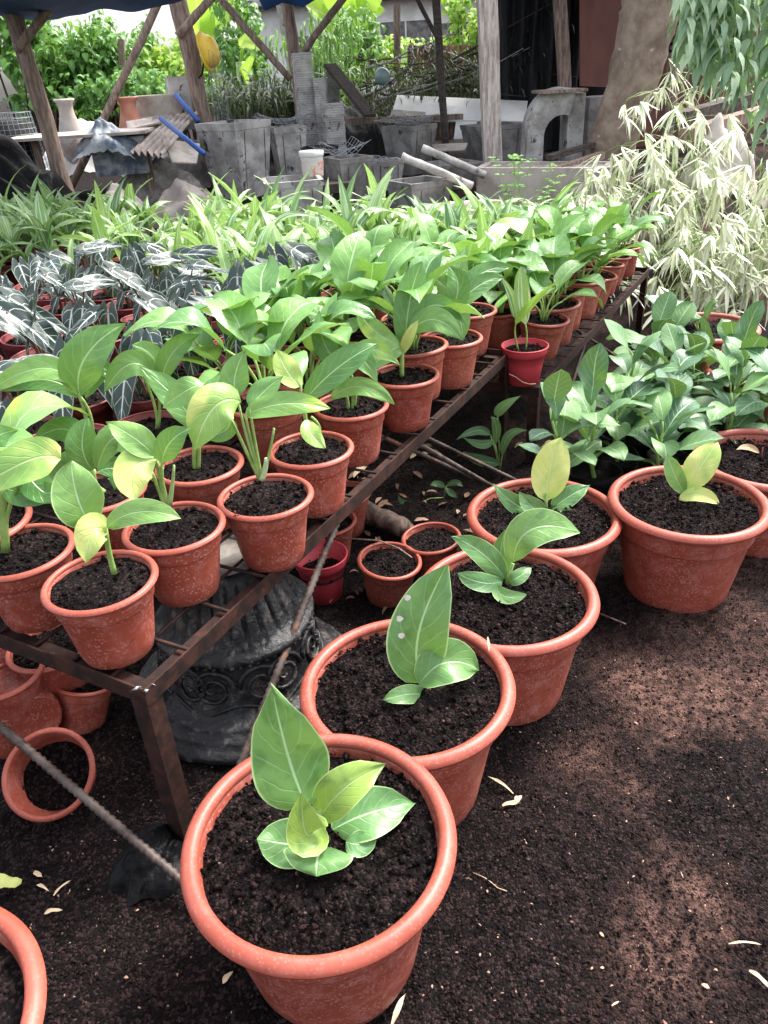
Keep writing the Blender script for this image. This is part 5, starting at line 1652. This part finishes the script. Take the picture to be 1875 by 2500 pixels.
q = PY(240, 375, 6.2); rag('broken_cement', 'pale curved broken cement shell in front of the blue cover', 'rubble', (PY(250, 380, 6.1).x, 6.1, .28), .22, .2, .24, 'concrete_pale', 12, 30)
q = PY(380, 370, 6.2); rag('broken_cement', 'rounded grey broken cement slab below the corrugated sheet', 'rubble', (PY(400, 380, 6.3).x, 6.2, .28), .3, .22, .25, 'asbestos', 14, 30)
rag('broken_cement', 'white cement bags heaped behind the pale board table', 'rubble', (PY(190, 260, 7.6).x, 7.6, .55), .5, .35, .36, 'white', 15, 40)
rag('broken_cement', 'low grey rubble heap between the corrugated sheet and the table', 'rubble', (PY(320, 360, 6.7).x, 6.9, .3), .5, .35, .3, 'bare', 17, 40)
rag('broken_cement', 'broken dark rubble heap between the work table and the tallest planter', 'rubble', (PY(400, 320, 7.9).x, 8.0, .35), .6, .4, .35, 'concrete_dark', 41, 40)
rag('broken_cement', 'dark scrap heap behind the stepped grey stacks, below the dead branches', 'rubble', (PY(770, 280, 8.9).x, 9.1, .3), .7, .4, .5, 'black_net', 43, 50)
panel('broken_sheet', 'broken grey cement sheet leaning on the rubble left of the corrugated one', 'cement sheet', [PY(272, 262, 7.0), PY(330, 252, 7.1), PY(318, 300, 6.8), PY(285, 312, 6.8)], .012, 'asbestos')
panel('broken_sheet', 'pale triangular cement sheet offcut at the foot of the corrugated sheet', 'cement sheet', [PY(352, 300, 6.5), PY(432, 310, 6.7), PY(425, 352, 6.4), PY(372, 350, 6.3)], .012, 'concrete_pale')
panel('broken_sheet', 'thin grey sheet sticking out over the orange urn', 'cement sheet', [PY(285, 268, 7.2), PY(345, 256, 7.2), PY(350, 262, 6.9), PY(290, 276, 6.9)], .012, 'asbestos')
# wire bin
c = PY(20, 250, 6.9)
rt = empty('wire_bin', (c.x, 6.9, c.z - .4), 'round wire mesh bin full of dark scraps at the left edge', 'wire bin')
mb = MB()
for i in range(28):
    a = i * 2 * math.pi / 28; tube(mb, [(.2 * math.cos(a), .2 * math.sin(a), 0), (.16 * math.cos(a), .16 * math.sin(a), .42)], .002, 3, caps=False)
for k in range(12):
    z = .42 * k / 11; r = .2 - .04 * k / 11
    tube(mb, [(r * math.cos(i * .2244), r * math.sin(i * .2244), z) for i in range(29)], .002, 3, caps=False)
mb.build('mesh_wires', M['wire'], rt)
mb = MB(); lathe(mb, [(0, 0), (.17, 0), (.14, .36), (0, .37)], 20); mb.build('scraps', M['black_net'], rt)

# white sheets and dead branch pile
panel('white_board', 'large white board leaning under the dead branches', 'board', [PY(858, 205, 8.9), PY(1140, 218, 8.9), PY(1135, 262, 8.6), PY(842, 258, 8.6)], .02, 'white')
panel('white_board', 'small pale board in front of the large white one', 'board', [PY(846, 236, 8.5), PY(920, 242, 8.5), PY(916, 262, 8.4), PY(840, 260, 8.4)], .02, 'concrete_pale')
panel('white_board', 'pale low sheet glimpsed behind the thin dark pole', 'board', [PY(985, 262, 8.4), PY(1030, 262, 8.4), PY(1028, 300, 8.2), PY(980, 300, 8.2)], .02, 'white')
panel('white_board', 'folded pale cardboard on the ground below the thin dark pole', 'board', [PY(930, 312, 7.6), PY(1010, 308, 7.6), PY(1005, 322, 7.3), PY(945, 325, 7.3)], .01, 'concrete_pale')
rr = random.Random(21)
rt = empty('dead_branch_pile', PY(880, 260, 9.6), 'tangled pile of dead dark branches and leaves above the white boards', 'branch pile')
st = MB(); fo = MB()
for i in range(150):
    a_ = PY(rr.uniform(700, 1090), rr.uniform(118, 262), rr.uniform(9.1, 10.6))
    if rr.random() < .5:
        t_ = rr.uniform(0, 1); a_ = PY(760 + 300 * t_, 225 - 110 * t_ + rr.uniform(-15, 60), rr.uniform(9.0, 9.6))
    d = dirv(rr.uniform(-.5, .5) if rr.random() < .7 else rr.uniform(0, 6.28), rr.uniform(-.2, .5)); L = rr.uniform(.3, 1.2)
    P = [a_ + d * L * k / 4 + Vector((0, 0, rr.uniform(-.03, .03))) for k in range(5)]
    tube(st, P, (rr.uniform(.005, .014), .003), 5, tint=.5 + .3 * (rr.random() < .2))
    for k in range(26):
        b_ = P[rr.randint(1, 4)] + Vector((rr.gauss(0, .08), rr.gauss(0, .08), rr.gauss(-.03, .07)))
        az = rr.uniform(0, 6.28); l_ = rr.uniform(.06, .16)
        leaf(fo, b_, b_ + dirv(az, -.6) * l_ * .5, b_ + dirv(az, -.9) * l_, .018, dirv(az, .5), 'lance', n=2, nw=2, tint=rr.random() ** 2)
st.build('branches', M['wood_dark'], rt, origin=rt.location); fo.build('dead_leaves', M['leaf_dark'], rt, origin=rt.location)
c = PY(826, 165, 8.6)
mb = MB(); lathe(mb, [(0, -.08), (.045, -.07), (.075, -.035), (.08, 0), (.075, .035), (.045, .065), (.015, .078), (0, .08)], 24, loc=c); tag(mb.build('globe', M['glass_blue']), 'pale blue globe caught in the dead branches', 'globe')

# dark netting walls behind the posts on the right, red-brown sheets
def curtain(name, label, cat, x0, x1, Y, zt, mat, amp=.06, n=90, seed=0):
    a = PY(x0, 200, Y); b = PY(x1, 200, Y)
    vs = []; fs = []
    m_ = 16
    for i in range(n + 1):
        for j in range(m_ + 1):
            t = i / n
            z = -.02 + gbase(0, Y) + (zt) * j / m_
            o = amp * math.sin(t * 40 + 2 * mn.noise(Vector((t * 6, j * .2, seed)))) * (1 - .4 * j / m_) + amp * 1.4 * mn.noise(Vector((t * 9, j * .3, seed)))
            vs.append((a.x + (b.x - a.x) * t, Y + o, z))
    for i in range(n):
        for j in range(m_):
            q = i * (m_ + 1) + j; fs.append((q, q + m_ + 1, q + m_ + 2, q + 1))
    mb = MB(); mb.add(vs, fs, .5)
    return tag(mb.build(name, M[mat]), label, cat)
curtain('black_netting', 'tall curtain of black netting hung behind the pale peeling post', 'netting', 1066, 1262, 9.0, 3.2, 'black_net')
curtain('black_netting', 'rear black sheet glimpsed behind the red-brown boards', 'netting', 1240, 1800, 10.4, 3.2, 'black_net', seed=4)
panel('red_brown_board', 'tall red-brown board beside the tree trunk, straight pale edge', 'board', [PY(1252, -150, 8.6), PY(1345, -150, 8.6), PY(1355, 190, 8.6), PY(1253, 186, 8.6)], .03, 'redwood', 'red-brown boards behind the tree')
panel('red_brown_board', 'red-brown board seen between the trunk and the roped post', 'board', [PY(1352, -150, 8.75), PY(1460, -150, 8.75), PY(1450, 330, 8.75), PY(1352, 330, 8.75)], .03, 'redwood', 'red-brown boards behind the tree')
panel('red_brown_board', 'dark red-brown board behind the hanging strap leaves', 'board', [PY(1470, -150, 8.6), PY(1560, -150, 8.6), PY(1530, 330, 8.6), PY(1450, 330, 8.6)], .03, 'redwood', 'red-brown boards behind the tree')
panel('red_brown_board', 'lighter rust-brown board above the fallen beams', 'board', [PY(1565, -150, 8.4), PY(1760, -150, 8.4), PY(1740, 240, 8.4), PY(1540, 330, 8.4)], .03, 'redwood', 'red-brown boards behind the tree')
mb = MB()
for k in range(7):
    q = PY(1462 - k * 2.6, 20 + k * 15, 7.85); lathe(mb, [(.062, -.012), (.072, 0), (.062, .012)], 14, loc=q)
tag(mb.build('rope', M['black_plastic']), 'dark rope wound round the narrow post behind the trunk', 'rope')
q = PY(1555, 330, 4.9); rag('white_sack', 'crumpled grey-white sack behind the bamboo below the fallen beams', 'sack', (q.x, q.y, q.z - .2), .24, .2, .3, 'concrete_pale', 31, 30)

# tarp
mb = MB(); vs = []; fs = []
n = 60; m_ = 24
for i in range(n + 1):
    for j in range(m_ + 1):
        t, s = i / n, j / m_
        yy = 6.2 + (s) * -2.2
        edge = PY(-120 + 560 * t, 28 + 14 * math.sin(t * 3.2 + .4) - 38 * max(0, t - .45) * 1.6, 6.2)
        z = edge.z + .22 * s + .02 * mn.noise(Vector((t * 9, s * 6, 1))) + .03 * mn.noise(Vector((t * 3, s * 2, 5))) * 2
        vs.append((edge.x * (1 - .25 * s), yy, z))
for i in range(n):
    for j in range(m_):
        a = i * (m_ + 1) + j; fs.append((a, a + m_ + 1, a + m_ + 2, a + 1))
mb.add(vs, fs, .5)
o = mb.build('tarp', M['blue_tarp']); tag(o, 'sagging dark blue tarp stretched over the posts at the top left', 'tarp')
sm = o.modifiers.new('t', 'SOLIDIFY'); sm.thickness = .004
mb = MB()
A = [PY(552, -14, 8.0), PY(702, -14, 8.0), PY(655, 16, 8.0), PY(610, 6, 8.0), PY(572, 24, 8.0)]
vs = []; fs = []
nx_, ny_ = 26, 18  # unseen overhead sheet, added to shade the middle of the yard
for i in range(nx_ + 1):
    for j in range(ny_ + 1):
        t, s_ = i / nx_, j / ny_
        vs.append((-.95 + 4.1 * t, 6.7 + 2.9 * s_, 2.5 - .22 * math.sin(math.pi * t) * math.sin(math.pi * s_) + .06 * mn.noise(Vector((t * 6, s_ * 5, 2)))))
for i in range(nx_):
    for j in range(ny_):
        a = i * (ny_ + 1) + j; fs.append((a, a + ny_ + 1, a + ny_ + 2, a + 1))
mb.add(vs, fs, .5)
# the corner that hangs down into view
top_ = [Vector((A[0].x, 8.0, 2.4)), Vector((A[1].x, 8.0, 2.4))]
mb.add([top_[0], top_[1]] + [A[1], A[2], A[3], A[4], A[0]], [(0, 6, 5, 4, 3, 2, 1)], .5)
o = mb.build('tarp', M['blue_tarp']); tag(o, 'blue tarp corner hanging above the grey stack, unseen spread added to shade the yard', 'tarp')
sm = o.modifiers.new('t', 'SOLIDIFY'); sm.thickness = .004

# ------------------------------------------------------------------ greenery behind the yard
def shrub(name, label, cat, c, r, n, ls, mat, seed, group=None, kind='broad', droop=.5, clump=9, lw=.6, stems=6):
    rr = random.Random(seed); c = Vector(c); r = Vector(r)
    g0 = gz(c.x, c.y, False)
    rt = empty(name, (c.x, c.y, g0), label, cat, group)
    fo = MB(); st = MB()
    cl = []
    while len(cl) < clump * 5:
        p = Vector((rr.uniform(-1, 1), rr.uniform(-1, 1), rr.uniform(-1, 1)))
        if .25 < p.length < 1: cl.append(p)
    for i in range(n):
        q = rr.choice(cl)
        p = q + Vector((rr.gauss(0, .14), rr.gauss(0, .14), rr.gauss(0, .14)))
        b = Vector((c.x + p.x * r.x, c.y + p.y * r.y, c.z + p.z * r.z))
        az = rr.uniform(0, 6.28); L = ls * rr.uniform(.6, 1.3); e = rr.uniform(-.9, .4)
        leaf(fo, b, b + dirv(az, e) * L * .5, b + dirv(az, e - droop) * L, L * lw, Vector((0, -.4, 1)) , kind, fold=.2, n=3, nw=2, tint=min(1, max(0, rr.gauss(.45, .3))))
    for i in range(stems):
        q = rr.choice(cl)
        e_ = Vector((c.x + q.x * r.x, c.y + q.y * r.y, c.z + q.z * r.z))
        b0 = Vector((c.x + rr.uniform(-.1, .1), c.y, g0))
        tube(st, bez(b0, b0.lerp(e_, .55) + Vector((0, 0, .1)), e_, 6), (.018, .005), 5)
    st.build('stem', M['wood_dark'], rt, origin=rt.location)
    fo.build('foliage', M[mat], rt, origin=rt.location)
def at(x, y, Y): return PY(x, y, Y)
GV = 'bushes beyond the yard'
shrub('vine_shrub', 'dense heart-leaved vine mass behind the cream urn', 'vine', at(150, 120, 11), (.75, .4, .55), 1900, .11, 'leaf_vine', 1, GV)
shrub('vine_shrub', 'dense vine mass behind the long slanting pole', 'vine', at(245, 128, 11.3), (.7, .4, .5), 1500, .11, 'leaf_vine', 2, GV)
shrub('vine_shrub', 'loose lighter vine growing up at the far left corner', 'vine', at(15, 90, 10.6), (.6, .4, .7), 1000, .13, 'leaf_vine', 3, GV)
shrub('vine_shrub', 'vine column climbing between the hard hat and the slanting brace', 'vine', at(520, 85, 11), (.3, .3, .6), 800, .10, 'leaf_vine', 4, GV)
shrub('vine_shrub', 'bright vine mass left of the hard hat', 'vine', at(385, 150, 11.4), (.5, .4, .4), 700, .11, 'leaf_lime', 5, GV)
shrub('vine_shrub', 'hanging vine tangle in the bright gap above the blue globe', 'vine', at(770, 95, 11), (.38, .3, .36), 420, .11, 'leaf_vine', 6, GV)
shrub('vine_shrub', 'sunlit bush between the thin pole and the peeling post', 'vine', at(1020, 60, 12), (.4, .4, .6), 700, .12, 'leaf_lime', 7, GV)
shrub('vine_shrub', 'low bright bush along the foot of the gap beyond the branch pile', 'vine', at(860, 125, 12.5), (.9, .4, .25), 700, .11, 'leaf_lime', 8, GV)
shrub('bamboo_grass', 'drooping grassy clump hanging behind the brown post', 'grass clump', at(690, 120, 9.9), (.6, .4, .55), 420, .26, 'leaf_vine', 9, GV, 'lance', .9, 9, .1)
shrub('bamboo_grass', 'dry dark grassy clump behind the thick post and tallest planter', 'grass clump', at(560, 215, 9.6), (.7, .4, .28), 700, .24, 'leaf_dark', 10, GV, 'lance', .8, 9, .1)
shrub('vine_shrub', 'dark shaded vines low against the tin fence', 'vine', at(300, 215, 10.4), (.9, .3, .3), 1100, .10, 'leaf_vine', 11, GV)
# banana plants
def banana(label, base, leaves, seed):
    rt = empty('banana_plant', base, label, 'banana plant', 'banana plants beyond the yard')
    mb = MB(); b = Vector(base)
    tube(mb, [b, b + Vector((0, 0, .5)), b + Vector((0, 0, 1.0))], (.09, .06), 12); mb.build('trunk', M['stem'], rt, origin=rt.location)
    for (x0, y0), (x1, y1), (x2, y2), w in leaves:
        Y = b.y
        mb = MB()
        p0 = b + Vector((0, 0, .95))
        q0 = PY(x0, y0, Y)
        tube(mb, [p0, p0.lerp(q0, .5) + Vector((0, 0, .05)), q0], (.025, .012), 6)
        leaf(mb, q0, PY(x1, y1, Y - .1), PY(x2, y2, Y - .25), w, Vector((0, -1, .5)), 'oval', fold=.25, wave=.07, n=12, nw=6, tint=R.uniform(.2, .9))
        mb.build('leaf', M['leaf_lime'], rt, origin=rt.location)
banana('banana plant with broad torn leaves behind the hard hat', (at(430, 200, 11.8).x, 11.8, gz(0, 11.8)), [((425, 80), (430, 40), (415, -40), .45), ((430, 100), (450, 120), (460, 165), .35), ((430, 90), (405, 100), (395, 130), .35), ((440, 80), (480, 30), (520, -30), .4)], 1)
banana('banana plant whose big leaves arch over the brown post', (at(730, 200, 12.2).x, 12.2, gz(0, 12.2)), [((735, 60), (740, 20), (760, -40), .5), ((735, 70), (775, 40), (830, 20), .4), ((730, 60), (700, 30), (660, 10), .4), ((735, 60), (790, 0), (850, -40), .45)], 2)
banana('small banana plant with one upright leaf beside the slanting brace', (at(535, 250, 10).x, 10, gz(0, 10)), [((520, 190), (532, 155), (548, 118), .14), ((525, 100), (530, 90), (570, 110), .16)], 3)
# tin fence
corrugated('tin_fence', 'dark rusty corrugated tin fence behind the urns', PY(60, 160, 11.9), PY(400, 158, 11.9), PY(400, 330, 11.9), PY(60, 330, 11.9), 26, .02, 'tin', 'fence')
corrugated('tin_fence', 'rusty corrugated tin fence behind the dead branches', PY(880, 98, 11.6), PY(1100, 98, 11.6), PY(1100, 330, 11.6), PY(880, 330, 11.6), 18, .02, 'tin', 'fence')
corrugated('tin_fence', 'dark tin fence behind the stepped grey stacks', PY(520, 215, 11.8), PY(880, 205, 11.8), PY(880, 330, 11.8), PY(520, 330, 11.8), 26, .02, 'tin', 'fence')
post('fence_post', 'grey concrete fence post in the bright gap, by the far climbing vine', 602, 0, 632, 170, 12.2, .06, 'concrete', 'post', ext=1, round_=False)
post('fence_post', 'stubby dark post in the bright gap above the branch pile', 857, 10, 858, 100, 11.4, .06, 'wood', 'post', round_=False)
post('fence_post', 'short wooden stub standing in the vine behind the slanting pole', 262, 85, 268, 190, 10.9, .05, 'wood', 'post', round_=False)
# white building far behind
zt = 3.6
def house(label, x0, x1, Y, H, wins, mat='white'):
    a = PY(x0, 100, Y).x; b = PY(x1, 100, Y).x
    g0 = gz(0, Y, False)
    rt = empty('house', ((a + b) / 2, Y, g0), label, 'house')
    mb = MB(); box(mb, ((a + b) / 2, Y + 2.5, g0 + H / 2), (b - a, 5, H)); mb.build('wall', M[mat], rt, smooth=False, origin=rt.location)
    mb = MB(); box(mb, ((a + b) / 2, Y + 2.3, g0 + H + .08), (b - a + .5, 5.8, .14)); mb.build('roof', M['concrete'], rt, smooth=False, origin=rt.location)
    for fx, z, w, h in wins:
        f = MB(); X = a + (b - a) * fx
        for dx, dz, ww, hh in ((0, h / 2, w + .1, .06), (0, -h / 2, w + .1, .06), (-w / 2, 0, .06, h - .06), (w / 2, 0, .06, h - .06), (0, 0, .04, h - .06)):
            box(f, (X + dx, Y - .02, g0 + z + dz), (ww, .06, hh))
        o = f.build('window', M['white'], rt, smooth=False, origin=rt.location)
        p = MB(); box(p, (X, Y - .005, g0 + z), (w - .06, .02, h - .06)); p.build('pane', M['concrete_dark'], o, smooth=False, origin=rt.location)
house('whitewashed low house far behind the bright gap in the yard', 520, 1060, 24, 2.35, [(.28, 1.3, .9, .8), (.66, 1.5, 1.4, .8), (.86, 1.4, 1.1, .8)])

# ------------------------------------------------------------------ light
W = bpy.data.worlds.new('World'); S.world = W; W.use_nodes = True
nt = W.node_tree; bg = nt.nodes['Background']
sky = nt.nodes.new('ShaderNodeTexSky'); sky.sky_type = 'NISHITA'; sky.sun_disc = False
EL, AZ = rad(56), rad(52)     # AZ clockwise from +Y
sky.sun_elevation = EL; sky.sun_rotation = AZ; sky.dust_density = 4; sky.ozone_density = .6; sky.air_density = 1.0
bw_ = nt.nodes.new('ShaderNodeHueSaturation'); bw_.inputs['Saturation'].default_value = .35
nt.links.new(sky.outputs[0], bw_.inputs['Color']); nt.links.new(bw_.outputs[0], bg.inputs[0]); bg.inputs[1].default_value = .15
sl = bpy.data.lights.new('sun', 'SUN'); sl.energy = 1.8; sl.angle = rad(14); sl.color = (1, .95, .87)
so = bpy.data.objects.new('sun', sl); COL.objects.link(so)
sd_ = Vector((math.sin(AZ) * math.cos(EL), math.cos(AZ) * math.cos(EL), math.sin(EL)))
so.rotation_euler = (-sd_).to_track_quat('-Z', 'Y').to_euler()
so.location = (0, 0, 10)
S.view_settings.view_transform = 'Standard'; S.view_settings.look = 'None'; S.view_settings.gamma = 1
S.view_settings.exposure = 1.82
S.cycles.use_denoising = True
S.cycles.max_bounces = 6
S.cycles.transparent_max_bounces = 4
print('objects', len(bpy.data.objects))
